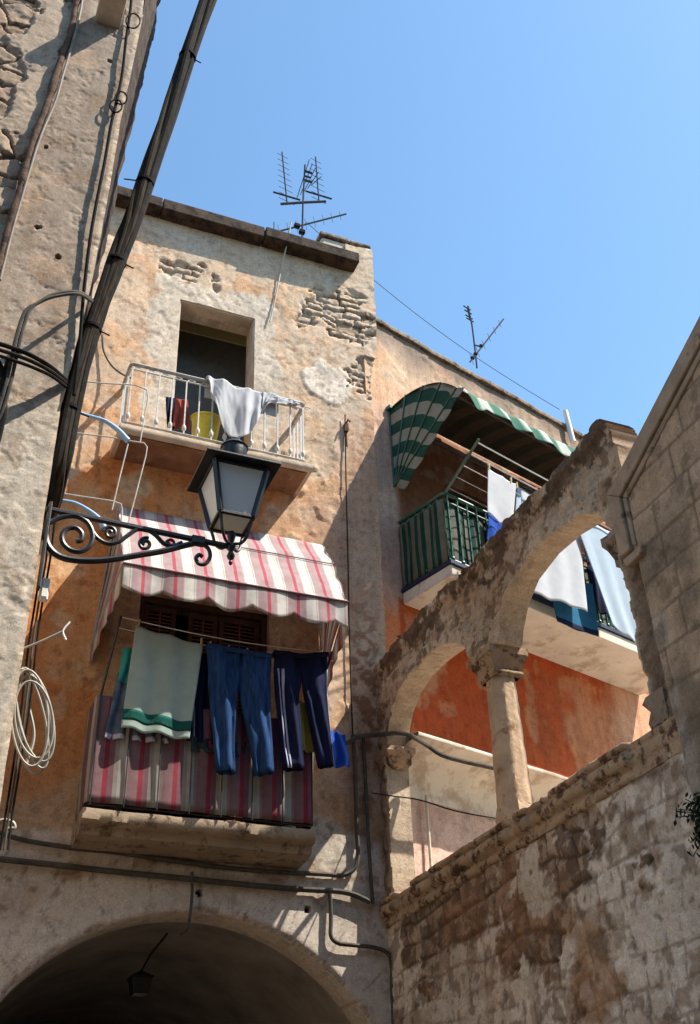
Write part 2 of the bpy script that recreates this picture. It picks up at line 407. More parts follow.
# ------------------------------------------------------------------ world, sun
SUN = np.array([.60, -.37, 1.]); SUN /= np.linalg.norm(SUN)
w = bpy.data.worlds.new('World'); scene.world = w; w.use_nodes = True
sk = w.node_tree.nodes.new('ShaderNodeTexSky'); sk.sky_type = 'NISHITA'; sk.sun_disc = False
sk.sun_elevation = math.asin(SUN[2]); sk.sun_rotation = math.atan2(SUN[0], SUN[1])
sk.air_density = 1.0; sk.dust_density = .7; sk.ozone_density = 1.0
bg = w.node_tree.nodes['Background']; bg.inputs[1].default_value = .14
hs = w.node_tree.nodes.new('ShaderNodeMix'); hs.data_type = 'RGBA'; hs.blend_type = 'MULTIPLY'; hs.inputs[0].default_value = 1; hs.inputs[7].default_value = (.77, .96, .985, 1)
w.node_tree.links.new(sk.outputs[0], hs.inputs[6]); w.node_tree.links.new(hs.outputs[2], bg.inputs[0])
ld = bpy.data.lights.new('sun', 'SUN'); ld.energy = 4.6; ld.angle = rad(.5); ld.color = (1, .93, .82)
lo = bpy.data.objects.new('sun', ld); COL.objects.link(lo); lo.location = (8, -6, 20)
lo.rotation_euler = Vector(-SUN).to_track_quat('-Z', 'Y').to_euler()
scene.view_settings.view_transform = 'Standard'; scene.view_settings.look = 'None'
scene.view_settings.exposure = 1.12; scene.view_settings.gamma = 1.0

# ------------------------------------------------------------------ ground
m = MB(); m.grid(np.array([[(x, y, .05*0) for y in np.linspace(-400, 400, 9)] for x in np.linspace(-400, 400, 9)], float))
obj('ground', m, M_ground, kind='structure', smooth=0)
m = MB(); m.span((4.9, 1, 3.2), (14, 12.9, 3.4))
obj('terrace_floor', m, M_white_stone, kind='structure', smooth=0)

def fx(pts): return [(float(at(x, y, 10)[0]), float(at(x, y, 10)[2])) for x, y in pts]
def soft(u, v, P, w_=.06, n=.22, seed=1, sc=3.):
    return sstep(-w_, w_, poly_sdf(u, v, P)+n*(fbm(u*sc, v*sc, 5, seed)-.5)*2)
def ell(u, v, c, a, b, w_=.15, n=.5, seed=1, sc=3.):
    return sstep(-w_, w_, 1-np.hypot((u-c[0])/a, (v-c[1])/b)+n*(fbm(u*sc, v*sc, 5, seed)-.5)*2)

# ------------------------------------------------------------------ front house
P_orange = fx([(-10, 800), (30, 600), (45, 520), (60, 480), (95, 458), (120, 436), (303, 462), (296, 485), (262, 530), (250, 560), (115, 560), (108, 650), (88, 760), (30, 800)])
P_rub = [fx([(308, 292), (330, 286), (352, 290), (366, 305), (372, 335), (352, 342), (330, 330), (312, 315)]),
         fx([(165, 262), (182, 258), (205, 270), (212, 284), (196, 286), (172, 276)]),
         fx([(352, 366), (372, 350), (392, 360), (398, 384), (380, 398), (358, 384)]),
         fx([(298, 318), (318, 316), (318, 326), (300, 328)])]
P_white = fx([(302, 372), (320, 362), (340, 368), (354, 380), (354, 398), (338, 405), (322, 400), (308, 390)])
P_scr = fx([(118, 478), (140, 472), (152, 488), (146, 498), (122, 494)])
P_right = fx([(345, 420), (352, 470), (305, 530), (345, 600), (350, 850), (390, 850), (376, 420)])
P_lower = fx([(-60, 842), (90, 828), (90, 800), (330, 815), (352, 838), (380, 845), (420, 1100), (-60, 1100)])
P_whitelow = fx([(312, 850), (352, 838), (356, 872), (318, 872)])
def rubmask(u, v):
    r = 0*u
    for i, P in enumerate(P_rub): r = np.maximum(r, soft(u, v, P, .012, .30, 40+i, 5))
    return r
def rubc(u, v): return courses(u+.14*(fbm(u*5, v*5, 4, 301)-.5), v+.11*(fbm(u*4, v*4, 4, 302)-.5), .105, .24, 5, .03)
def chips(u, v): return np.maximum(sstep(.635, .645, fbm(u*8, v*8, 6, 58, .62)), .5*sstep(.66, .67, fbm(u*17, v*11, 4, 59, .6)))
def front_col(u, v):
    n1 = fbm(u*1.3, v*1.3, 5, 3); n2 = fbm(u*5, v*5, 5, 4); n3 = fbm(u*14, v*14, 4, 5)
    c = mixc((.55, .36, .225), (.59, .43, .285), sstep(.35, .65, n1))
    c = mixc(c, (.57, .50, .40), sstep(.52, .66, n2)*.6)
    c = mixc(c, (.50, .33, .205), sstep(.58, .66, fbm(u*2.6+5, v*2.6, 5, 6))*.6)
    c = mixc(c, (.54, .485, .405), sstep(.515, .53, fbm(u*1.5+3, v*1.5, 7, 311, .58))*.35); c = mixc(c, (.46, .40, .33), sstep(.56, .57, fbm(u*2.1+8, v*2.1, 7, 312, .6))*.45)
    # grey-white filler round the upper window and loose patches of it
    d = np.maximum(np.abs(u-2.63)-.5, np.maximum(v-11.71, 9.1-v))
    c = mixc(c, (.56, .53, .46), sstep(.31, .29, d+.28*(fbm(u*4, v*4, 7, 313, .6)-.5)*2)*(v < 12.3)*.9)
    c = mixc(c, (.68, .635, .56), soft(u, v, P_white, .012, .10, 9, 5)); c = mixc(c, c*.7, sstep(.03, .012, np.abs(poly_sdf(u, v, P_white)+.10*(fbm(u*5, v*5, 5, 9)-.5)*2-.01))*.6)
    c = mixc(c, (.36, .34, .32), sstep(12.35, 12.9, v+.5*(n2-.5))*.55)  # grey band paints the eave's shadow into the plaster
    c = mixc(c, (.52, .44, .34), sstep(4.32, 4.42, u)*sstep(12.2, 12.8, v)*.8)
    # orange coat under the balcony
    c = mixc(c, c*np.array([.70, .66, .62]), chips(u, v)*.6*(v > 4.4))
    o = soft(u, v, P_orange, .06, .2, 11, 2.2)
    oc = mixc((.54, .24, .09), (.56, .31, .15), sstep(.4, .62, fbm(u*2, v*2, 5, 12)))
    oc = mixc(oc, (.58, .42, .27), sstep(.58, .68, fbm(u*3.3, v*3.3, 5, 13))*.7)
    oc = mixc(oc, (.33, .12, .04), sstep(.62, .72, fbm(u*6, v*6, 4, 14))*.6)
    c = mixc(c, oc, o)
    c = mixc(c, (.58, .45, .31), soft(u, v, P_scr, .02, .07, 15, 6))
    # pink-brown pitted strip on the right, the hood's shade mixed into its colour
    r = soft(u, v, P_right, .15, .15, 16, 2)
    rc = mixc((.44, .30, .21), (.47, .37, .28), sstep(.4, .6, n1))
    pit = sstep(.55, .63, fbm(u*9, v*9, 4, 17))*sstep(8.6, 6.8, v)
    rc = mixc(rc, (.20, .10, .055), pit*.85)
    c = mixc(c, rc, r)
    # dirt and painted-in shade of the lower storey, pale stone round the arch
    c = mixc(c, np.array([.30, .2, .12])*np.ones(3), sstep(6.6, 5.0, v+.9*(n1-.5))*.45*(v > 4.4))
    lo_ = soft(u, v, P_lower, .05, .08, 18, 3)
    lc = mixc((.46, .43, .385), (.58, .55, .50), sstep(.4, .62, fbm(u*1.6, v*1.6, 5, 19)))
    lc = mixc(lc, (.27, .17, .09), sstep(.56, .66, fbm(u*4+3, v*4, 5, 20))*.6*sstep(3.9, 4.6, v))
    lc = mixc(lc, (.16, .11, .08), sstep(.64, .7, fbm(u*12, v*12, 4, 21))*.6)
    c = mixc(c, lc, lo_)
    c = mixc(c, (.52, .49, .43), soft(u, v, P_whitelow, .03, .06, 22, 5))
    ring = 2.02-np.hypot(u-2.70, v-2.22)
    a = np.arctan2(v-2.22, u-2.70)*2.02; jd = np.abs((a/.42) % 1-.5)*.42
    c = mixc(c, (.56, .54, .50), sstep(-.45, -.38, ring)*.6*(v > 2.9))
    c = mixc(c, (.2, .17, .14), (jd < .008)*sstep(-.42, -.36, ring)*.6*(n2 > .45)*(v > 2.9))
    c = mixc(c, (.56, .53, .48), sstep(-.012, -.002, ring)*(v > 2.9)*(ring < .06))
    c = mixc(c, (.19, .13, .09), (ring < -.012)*sstep(-.07, -.02, ring+.05*(n3-.5))*.6*(v > 2.9)*(n2 > .47))
    rm = rubmask(u, v); jd, rr = rubc(u, v)
    sc = mixc((.36, .27, .19), (.50, .42, .32), rr); sc = mixc((.15, .11, .085), sc, sstep(.004, .022, jd+.012*(n3-.5)))
    c = mixc(c, sc, rm)
    for px, r_ in HOLES: c = mixc(c, (.02, .018, .015), sstep(r_*1.1, r_*.8, np.hypot(u-px[0], v-px[1])))
    ed_ = fbm(u*2.3, v*2.3, 7, 52, .58); c = mixc(c, c*.72, sstep(.014, .004, np.abs(ed_-.478))*(v > 4.6)*.8); c = mixc(c, (.50, .44, .36), sstep(.476, .47, ed_)*.45*(v > 9.2))
    cr = np.abs(fbm(u*2.4, v*2.4, 5, 33)-.5); c = mixc(c, (.24, .17, .12), sstep(.006, .002, cr)*.45)
    return c
HOLES = [(fx([(190, 855)])[0], .05), (fx([(308, 909)])[0], .03), (fx([(200, 893)])[0], .025)]
def front_disp(u, v):
    n2 = fbm(u*5, v*5, 5, 4)
    d = .013*(fbm(u*1.4, v*1.4, 3, 50)-.5)*2 + .002*(fbm(u*8, v*8, 5, 51)-.5)*2 + .002*(fbm(u*30, v*30, 2, 56)-.5)*2
    d -= .006*chips(u, v)*(v > 4.4)
    d += .0055*sstep(.475, .487, fbm(u*2.3, v*2.3, 7, 52, .58))*(v > 4.6)+.003*sstep(.53, .54, fbm(u*4.3, v*4.3, 7, 57, .6))*(v > 4.6)           # plaster coats that have come away
    chip = sstep(.5, .56, fbm(u*7, v*7, 4, 53))*ell(u, v, fx([(300, 490)])[0], .45, .6, .2, .3, 54, 2)
    d += .02*chip
    d += .014*soft(u, v, P_white, .012, .10, 9, 5)
    rm = rubmask(u, v); jd, rr = rubc(u, v)
    d += rm*(-.055+.05*sstep(0, .022, jd+.02*(n2-.5))*(.2+.9*rr)+.03*(fbm(u*13, v*13, 4, 55)-.5))
    for px, r_ in HOLES: d -= .12*sstep(r_*1.05, r_*.9, np.hypot(u-px[0], v-px[1]))
    ring = 2.02-np.hypot(u-2.70, v-2.22)
    d -= .03*sstep(-.04, 0, ring+.05*(n2-.5))*(v > 3)*(ring < .1)
    return d
def front_hole(u, v):
    a = np.where(v > 3.2, 2.02-np.hypot(u-2.70, v-2.22), np.minimum(u-.93, 4.47-u))
    top = np.minimum(v-13.12, 4.43-u)
    top2 = v-13.60-.05*(vnoise(u*9, u*0, 3)-.5)
    side = np.minimum(u-4.72-.03*(fbm(v*4, v*0, 3, 8)-.5)-.12*sstep(11.0, 11.9, v), 20-v)
    return np.maximum(np.maximum(a, top), np.maximum(top2, side))
house = root('corner_house', (2.0, 10.4, 0), 'tall house front in flaking peach and orange plaster above an arched passage', 'house')
us = np.concatenate([lin(-3.5, -.9, .3)[:-1], lin(-.9, 4.9, .024, (2.13, 3.12, 1.95, 3.35))])
vs = np.concatenate([lin(0, 2.6, .2)[:-1], lin(2.6, 13.66, .024, (4.95, 7.43, 9.14, 11.71))])
wall('wall', us, vs, (0, 10, 0), (1, 0, 0), (0, 0, 1), (0, -1, 0), .36, front_col, front_disp, M_front, house, front_hole,
     rects=[(2.13, 3.12, 9.14, 11.71), (1.95, 3.35, 4.95, 7.43)])
# body behind the front: side and back walls that close the block
m = MB(); m.span((4.3, 10.36, 4.6), (4.7, 16, 13.1)).span((-3.5, 16, 0), (4.7, 16.3, 13.1)).span((-3.5, 10.36, 0), (-3.2, 16, 13.1)).span((-3.2, 10.4, 13.0), (4.3, 16, 13.1))
obj('body', m, M_slab, house, smooth=0)
# ragged eave slabs
m = MB(); random.seed(3); x = -3.4
while x < 4.4:
    x2 = min(x+random.uniform(.9, 1.7), 4.55); e = random.uniform(-.015, .015)
    if 4.55-x2 < .25: x2 = 4.55
    m.span((x+.006, 9.79+e, 13.05+random.uniform(-.008, .008)), (x2-.006, 10.7, 13.235+random.uniform(-.012, .012))); x = x2
o = obj('eave', m, M_eave, house, smooth=0, bevel=.015)
m = MB(); m.span((4.08, 10.02, 13.0), (4.80, 10.7, 13.64)); pr_ = obj('parapet', m, M_white_stone, house, smooth=0, bevel=.03)
m = MB(); m.span((4.05, 9.98, 13.645), (4.50, 10.72, 13.72)).span((4.505, 9.98, 13.64), (4.83, 10.72, 13.705)); obj('parapet_cap', m, M_stonedk, pr_, smooth=0, bevel=.02)
# upper doorway: frame, room behind
m = MB()
m.span((2.115, 10.02, 9.14), (2.15, 10.2, 11.72)).span((3.10, 10.02, 9.14), (3.135, 10.2, 11.72)).span((2.15, 10.02, 11.69), (3.10, 10.2, 11.72))
obj('door_frame', m, M_white_stone, house, smooth=0, bevel=.008)
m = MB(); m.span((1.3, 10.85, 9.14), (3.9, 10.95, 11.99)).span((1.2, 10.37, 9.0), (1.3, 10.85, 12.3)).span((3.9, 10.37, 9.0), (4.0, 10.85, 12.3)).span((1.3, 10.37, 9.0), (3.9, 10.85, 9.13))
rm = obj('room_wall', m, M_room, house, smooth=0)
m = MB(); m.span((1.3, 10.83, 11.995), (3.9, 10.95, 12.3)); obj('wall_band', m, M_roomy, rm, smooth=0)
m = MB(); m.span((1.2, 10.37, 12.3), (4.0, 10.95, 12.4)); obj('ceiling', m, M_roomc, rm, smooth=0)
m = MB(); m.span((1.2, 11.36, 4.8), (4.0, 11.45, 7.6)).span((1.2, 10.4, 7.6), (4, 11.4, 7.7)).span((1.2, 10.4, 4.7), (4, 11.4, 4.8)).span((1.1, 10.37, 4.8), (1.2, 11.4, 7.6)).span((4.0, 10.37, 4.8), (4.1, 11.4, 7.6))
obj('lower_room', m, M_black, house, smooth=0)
# louvred shutters of the lower door
m = MB(); m.span((1.95, 10.06, 7.36), (3.35, 10.16, 7.43)).span((1.95, 10.06, 4.95), (2.01, 10.16, 7.36)).span((3.29, 10.06, 4.95), (3.35, 10.16, 7.36))
obj('shutter_frame', m, M_wood, house, smooth=0, bevel=.006)
for x0, x1, a in ((2.02, 2.36, .0), (2.50, 2.82, .02), (2.83, 3.28, 0)):
    m = MB(); y = 10.10+a
    m.span((x0, y, 4.98), (x0+.05, y+.04, 7.35)).span((x1-.05, y, 4.98), (x1, y+.04, 7.35)).span((x0+.05, y, 7.28), (x1-.05, y+.04, 7.35)).span((x0+.05, y, 6.0), (x1-.05, y+.04, 6.09)).span((x0+.05, y, 4.98), (x1-.05, y+.04, 5.08))
    s = obj('shutter', m, M_wood, house, smooth=0, bevel=.004)
    m = MB(); z = 5.11
    while z < 7.27:
        if not 5.96 < z < 6.12: m.box(((x0+x1)/2, y+.02, z), (x1-x0-.1, .05, .008), ((1, 0, 0), (0, .77, .64), (0, -.64, .77)))
        z += .042
    m.span(((x0+x1)/2-.008, y+.003, 5.08), ((x0+x1)/2+.008, y+.012, 7.28))
    obj('louvres', m, M_shutter, s, smooth=0)
# passage vault behind the arch
m = MB(); a = np.linspace(0, math.pi, 33); ys = (10.36, 10.42, 16.)
prof = [(2.7+2.04*math.cos(t), 2.24+2.04*math.sin(t)) for t in a]; prof = [(4.74, 0)]+prof+[(.66, 0)]
m.grid(np.array([[(x, y, z) for y in ys[1:]] for x, z in prof]), flip=True)
obj('passage_vault', m, M_vault, house, smooth=60)
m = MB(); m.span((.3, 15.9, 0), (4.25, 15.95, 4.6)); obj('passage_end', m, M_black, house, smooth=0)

# upper balcony
B1 = dict(x0=1.53, x1=3.60, y=9.52, zb=9.20, zt=10.04)
m = MB(); m.grid(np.array([[(x, y, z+.012*(vnoise(np.array(x*9.), np.array(y*9.), 5)-.5)) for x in np.linspace(1.47, 3.68, 60)] for y, z in
    [(10.0, 9.05), (9.62, 9.05), (9.51, 9.05), (9.48, 9.055), (9.47, 9.07), (9.465, 9.10), (9.47, 9.135), (9.5, 9.145), (10, 9.15)]]))
for x in (1.47, 3.676): m.prism([(x, 10, 9.05), (x, 9.5, 9.05), (x, 9.465, 9.1), (x, 9.5, 9.145), (x, 10, 9.15)], (.004, 0, 0))
bal = obj('balcony', m, M_slab, house, label='upper balcony with a white iron railing of plain bars', smooth=50)
m = MB(); m.span((1.52, 9.53, 9.034), (3.63, 9.995, 9.046)); obj('soffit', m, M_orange, bal, smooth=0)
def rail(x0, x1, y, z, r, name, mat, par):
    mm = MB(); mm.tube([(x0, 9.99, z), (x0, y+.03, z), (x0+.008, y+.008, z), (x0+.03, y, z), (x1-.03, y, z), (x1-.008, y+.008, z), (x1, y+.03, z), (x1, 9.99, z)], r, 8)
    return obj(name, mm, mat, par)
rail(B1['x0'], B1['x1'], B1['y'], B1['zt'], .022, 'handrail', M_railgrey, bal)
rail(B1['x0'], B1['x1'], B1['y'], B1['zb'], .014, 'bottom_rail', M_railgrey, bal)
rail(B1['x0'], B1['x1'], B1['y'], B1['zt']-.075, .010, 'middle_rail', M_rail, bal)
def baluster(x, y, dx, dy):
    mm = MB(); random.seed(int(x*100+y*10))
    mm.bar((x, y, B1['zb']), (x, y, B1['zt']-.07), .020, .014, up=(dx, dy, 0))
    mm.lathe([(.012, 0), (.024, .02), (.024, .06), (.012, .085)], (x, y, B1['zb']+.05), 8)
    mm.tube(spline([(x, y, B1['zt']-.1), (x+dx*.02, y+dy*.02, B1['zt']-.05), (x+dx*.06, y+dy*.06, B1['zt']-.035), (x+dx*.10, y+dy*.10, B1['zt']-.05)], 4), .007, 5)
    obj('baluster', mm, M_rail, bal, smooth=40)
for i in range(14): baluster(B1['x0']+.02+i*(B1['x1']-B1['x0']-.04)/13, B1['y'], 1, 0)
for x in (B1['x0'], B1['x1']):
    for k in range(1, 4): baluster(x, B1['y']+k*.12, 0, 1)

# lower balcony with its striped cover
B2 = dict(x0=1.55, x1=3.63, y=9.53, zb=4.96, zt=5.98)
m = MB(); m.grid(np.array([[(x, y, z+.02*(fbm(np.array(x*4.), np.array(y*9.), 3, 5)-.5)) for x in np.linspace(1.51, 3.66, 80)] for y, z in
    [(10.0, 4.70), (9.72, 4.71), (9.62, 4.73), (9.605, 4.80), (9.53, 4.81), (9.505, 4.83), (9.50, 4.90), (9.505, 4.925), (9.55, 4.935), (10, 4.94)]]))
for x in (1.51, 3.656): m.prism([(x, 10, 4.70), (x, 9.62, 4.73), (x, 9.605, 4.80), (x, 9.505, 4.83), (x, 9.50, 4.9), (x, 9.505, 4.925), (x, 10, 4.94)], (.004, 0, 0))
bal2 = obj('balcony', m, M_slabdk, house, label='lower balcony hidden behind a red striped cloth cover', smooth=50)
rail(B2['x0'], B2['x1'], B2['y'], B2['zt'], .016, 'handrail', M_iron, bal2)
rail(B2['x0'], B2['x1'], B2['y'], B2['zb']+.01, .014, 'bottom_rail', M_iron, bal2)
def coverstrip(path, z0, z1, nz=14, amp=.012):
    path = np.array(path); L = np.concatenate([[0], np.cumsum(np.linalg.norm(np.diff(path, axis=0), axis=1))])
    t = np.gradient(path, axis=0); nn = np.stack([t[:, 1], -t[:, 0]], 1); nn /= np.linalg.norm(nn, axis=1)[:, None]
    P = np.zeros((len(path), nz, 3)); S = np.zeros((len(path), nz))
    for j, z in enumerate(np.linspace(z0, z1, nz)):
        k = amp*(np.sin(L*18+.8*math.sin(z*3))+2*(fbm(L*5, L*0+z*1.5, 3, 77)-.5))*(1.1-.5*abs(2*j/(nz-1)-1))
        P[:, j, :2] = path+nn*k[:, None]; P[:, j, 2] = z; S[:, j] = L+.01
    return P, S
xs = np.linspace(B2['x0'], B2['x1'], 110)
path = [(B2['x0']-.02, y) for y in np.linspace(9.98, 9.53, 24)]+[(x, B2['y']-.026) for x in xs]+[(B2['x1']+.02, y) for y in np.linspace(9.54, 9.98, 24)]
P, S = coverstrip(path, B2['zb']+.02, B2['zt'])
m = MB(); m.grid(P, S+.1)
obj('fabric_cover', m, M_redcover, bal2, solid=.004, smooth=180)
for i in range(8):
    x = B2['x0']+.01+i*(B2['x1']-B2['x0']-.02)/7
    m = MB(); m.bar((x, B2['y']-.05, B2['zb']-.01), (x, B2['y']-.05, B2['zt']+.01), .016, .008, up=(1, 0, 0)); obj('post', m, M_iron, bal2, smooth=0)
# rods that carry the washing lines
for x, px, py in ((1.56, 121, 616), (3.62, 332, 652)):
    q = at(px, py, 9.38); m = MB(); m.tube([(x, 9.53, B2['zb']+.05 if x < 2 else 5.9), (x, 9.52, 5.95), q], .013, 6); obj('line_rod', m, M_iron, bal2)

# ------------------------------------------------------------------ rear house
def rear_col(u, v):
    n1 = fbm(u*1.2, v*1.2, 5, 60); n2 = fbm(u*4, v*4, 5, 61)
    c = mixc((.52, .395, .285), (.54, .355, .225), sstep(.4, .62, n1))
    c = mixc(c, (.52, .36, .28), sstep(11.0, 10.6, v)*sstep(.75, .5, u))
    c = mixc(c, (.46, .30, .23), sstep(9.4, 8.6, v+.4*(n2-.5))*sstep(.55, .4, u)*.7)
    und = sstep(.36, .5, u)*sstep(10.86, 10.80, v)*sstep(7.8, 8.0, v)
    c = mixc(c, (.24, .10, .05), und*.92)  # dark brown paints the shade under the hood into the wall
    c = mixc(c, (.56, .20, .075), sstep(8.0, 7.6, v+.3*(n2-.5))*sstep(.42, .36, u)*.9)
    red = sstep(.30, .34, u)*sstep(8.0, 7.97, v)
    rc = mixc((.42, .085, .026), (.40, .105, .035), sstep(.42, .6, n1))
    st = np.maximum(ell(u, v, (3.6, 7.0), .5, .9, .3, .7, 62, 3), np.maximum(ell(u, v, (2.45, 7.2), .12, .45, .2, .9, 63, 5), ell(u, v, (.62, 7.3), .3, .45, .2, .9, 64, 4)))
    rc = mixc(rc, (.52, .34, .20), st*.5)
    rc = mixc(rc, (.52, .27, .14), sstep(.64, .70, fbm(u*5, v*4, 5, 65))*.5)
    rc = mixc(rc, (.28, .10, .04), sstep(.6, .7, fbm(u*3, v*1.2, 5, 66))*.4)
    rc = mixc(rc, (.60, .47, .34), sstep(3.9, 4.3, u)*.55)  # pale mix paints direct sun on the red wall's right end
    c = mixc(c, rc, red)
    c = mixc(c, (.56, .44, .38), sstep(5.9, 5.85, v))
    c = mixc(c, (.50, .35, .30), sstep(5.9, 5.85, v)*sstep(.5, .6, n2)*.5)
    c = mixc(c, (.50, .42, .33), sstep(.5, .62, fbm(u*5, v*5, 4, 68))*.35*(v > 10))
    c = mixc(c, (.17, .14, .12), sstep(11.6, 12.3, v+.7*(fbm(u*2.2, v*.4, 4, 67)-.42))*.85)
    return c
def rear_disp(u, v):
    d = .012*(fbm(u*1.6, v*1.6, 4, 70)-.5)*2+.005*(fbm(u*9, v*9, 5, 71)-.5)*2
    return d+.012*sstep(.52, .55, fbm(u*2.6, v*2.6, 6, 72))*(v > 10.2)
rear = root('rear_house', gp(3.5, -.4, 0), 'peach and red plastered house behind the arcade with a green balcony and hood', 'house')
us = np.concatenate([lin(-.02, 5.2, .03, (1.3, 3.5)), lin(5.2, 10, .3)[1:]]); vs = np.concatenate([lin(0, 4, .4)[:-1], lin(4, 12.3, .03, (8.08, 10.05))])
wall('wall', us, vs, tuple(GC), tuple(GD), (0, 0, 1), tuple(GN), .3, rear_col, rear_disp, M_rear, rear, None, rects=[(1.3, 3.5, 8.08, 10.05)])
GX = (GD, -GN, np.array([0, 0, 1.]))
def gbox(mm, s0, s1, o0, o1, z0, z1): return mm.box(gp((s0+s1)/2, (o0+o1)/2, (z0+z1)/2), (s1-s0, abs(o1-o0), z1-z0), GX)
m = MB(); gbox(m, 1.1, 3.7, -.9, -1.0, 7.9, 10.2); gbox(m, 1.1, 3.7, -.31, -.9, 10.06, 10.2); gbox(m, 1.1, 3.7, -.31, -.9, 7.95, 8.07); gbox(m, 1.1, 1.29, -.31, -.9, 8.07, 10.06); gbox(m, 3.51, 3.7, -.31, -.9, 8.07, 10.06)
obj('door_recess', m, M_black, rear, smooth=0)
m = MB(); gbox(m, .0, 10, -.32, -6, 11.9, 12.2); gbox(m, 9.7, 10, -.32, -6, 0, 11.9); gbox(m, 2.0, 2.3, -.32, -6, 0, 11.9); gbox(m, .3, 9.7, -5.7, -6, 0, 11.9)
obj('body', m, M_slab, rear, smooth=0)
for s0 in (1.3, 2.4):
    m = MB(); gbox(m, s0+.01, s0+.1, -.1, -.16, 8.09, 10.04); gbox(m, s0+1.0, s0+1.09, -.1, -.16, 8.09, 10.04); gbox(m, s0+.1, s0+1.0, -.1, -.16, 9.95, 10.04); gbox(m, s0+.1, s0+1.0, -.1, -.16, 8.09, 8.9)
    obj('door_leaf', m, M_wood, rear, smooth=0, bevel=.006)
m = MB(); nn = 90
prof = [(.0, 12.28), (.05, 12.285), (.06, 12.32), (.05, 12.355), (-.3, 12.38)]
m.grid(np.array([[gp(s, o+.02*(vnoise(np.array(s*6), np.array(o), 3)-.5), z+.025*(vnoise(np.array(s*4), np.array(0.), 4)-.5)) for s in np.linspace(.02, 10, nn)] for o, z in prof]), flip=True)
obj('roof_coping', m, M_stonedk, rear, smooth=60)
p0, p1 = atg(565, 411, .1), atg(573, 442, .1)
m = MB(); m.tube([p0, (p0+p1)/2, p1], .045, 10); obj('vent_pipe', m, M_plastic, rear)
# balcony
m = MB(); gbox(m, .4, 4.75, .0, .82, 7.92, 8.07)
gb = obj('balcony', m, M_soffit, rear, smooth=0, bevel=.012)
m = MB(); gbox(m, .385, 4.765, .0, .845, 8.072, 8.12); obj('floor_edge', m, plain('navy_edge', (.012, .018, .05), .6), gb, smooth=0)
def grail(z, r, name):
    mm = MB(); mm.tube([gp(.43, .01, z), gp(.43, .75, z), gp(.44, .78, z), gp(.47, .79, z), gp(4.7, .79, z), gp(4.72, .75, z), gp(4.72, .01, z)], r, 8); obj(name, mm, M_green, gb)
grail(9.07, .026, 'handrail'); grail(8.96, .014, 'middle_rail'); grail(8.16, .016, 'bottom_rail')
def gbal(s, o, dx):
    mm = MB(); a, b = gp(s, o, 8.13), gp(s, o, 9.06); mm.bar(a, b, .026, .014, up=tuple(dx))
    mm.lathe([(.012, 0), (.03, .02), (.03, .045), (.012, .065)], gp(s, o, 8.14), 7); obj('baluster', mm, M_green, gb, smooth=40)
for k in range(6): gbal(.425, .06+k*.122, GN)
for k in range(27): gbal(.47+k*.16, .795, GD)
path = [tuple(gp(.398, o, 0)[:2]) for o in np.linspace(.02, .80, 40)]+[tuple(gp(s, .765, 0)[:2]) for s in np.linspace(.46, 4.68, 200)]
P, S = coverstrip(path[::-1], 8.13, 8.98, 10, .016); m = MB(); m.grid(P, S, flip=True)
obj('fabric_cover', m, M_greencover, gb, solid=.004, smooth=180)
# drying rack that leans out over the rail
m = MB(); A0, A1 = gp(.45, .79, 9.08), gp(.45, 1.42, 9.50)
m.bar(A0, A1, .03, .02)
rack = obj('rack_arm', m, M_green, gb, smooth=0)
m = MB(); m.bar(gp(3.9, .79, 9.08), gp(3.9, 1.42, 9.5), .03, .02); obj('rack_arm', m, M_green, gb, smooth=0)
for k in range(5):
    f = .1+.21*k; q = A0+(A1-A0)*f; e = q+GD*3.45; m = MB()
    m.tube([q+(e-q)*t-np.array([0, 0, .03*math.sin(math.pi*t)]) for t in np.linspace(0, 1, 9)], .009 if k > 2 else .006, 5); obj('washing_line', m, M_whitewire if k > 1 else M_railgrey, rack)
# lower soffit band with its coved underside, and the pipe on the wall below
m = MB(); prof = [(.02, 5.58), (.03, 5.68), (.06, 5.79), (.12, 5.89), (.22, 5.97), (.36, 6.02), (.5, 6.04), (.505, 6.06), (.5, 6.075), (0, 6.09)]
m.grid(np.array([[gp(s, o, z+.012*(vnoise(np.array(s*2), np.array(0.), 4)-.5)) for s in np.linspace(.02, 5, 60)] for o, z in prof]), flip=True)
obj('lower_balcony', m, M_soffit, rear, smooth=50)
p0 = atg(426, 797, .06); m = MB(); m.tube([p0+np.array([0, 0, .02]), p0-np.array([0, 0, 2.])], .016, 7); obj('water_pipe', m, M_soffit, rear)

# ------------------------------------------------------------------ arcade with balustrade wall
arc = root('loggia', (4.7, 7.6, 0), 'weathered stone loggia of two open arches on a slender column over a rubble wall', 'loggia')
ARCH = [(9.81, 4.2), (9.81, 5.92), (9.74, 6.13), (9.61, 6.31), (9.4, 6.44), (9.1, 6.5), (8.75, 6.5), (8.4, 6.46), (8.15, 6.37), (7.97, 6.22), (7.88, 6.0), (7.40, 6.0), (7.35, 6.13), (7.22, 6.31), (7.0, 6.45), (6.65, 6.51), (6.3, 6.49), (5.97, 6.42), (5.75, 6.29), (5.63, 6.08), (5.58, 5.85), (5.58, 4.2)]
def arc_top(u): return 6.98+.07*(fbm(u*2.5, u*0, 4, 80)-.5)+.04*(vnoise(u*11, u*0, 81)-.5)-.25*sstep(5.5, 5.3, u)
def arc_hole(u, v):
    s = poly_sdf(u, v, ARCH)
    e = 5.36+.05*(fbm(v*5, v*0, 3, 82)-.5)-u+.06*sstep(6.0, 5.9, v)*0
    return np.maximum(np.maximum(s, v-arc_top(u)), e)
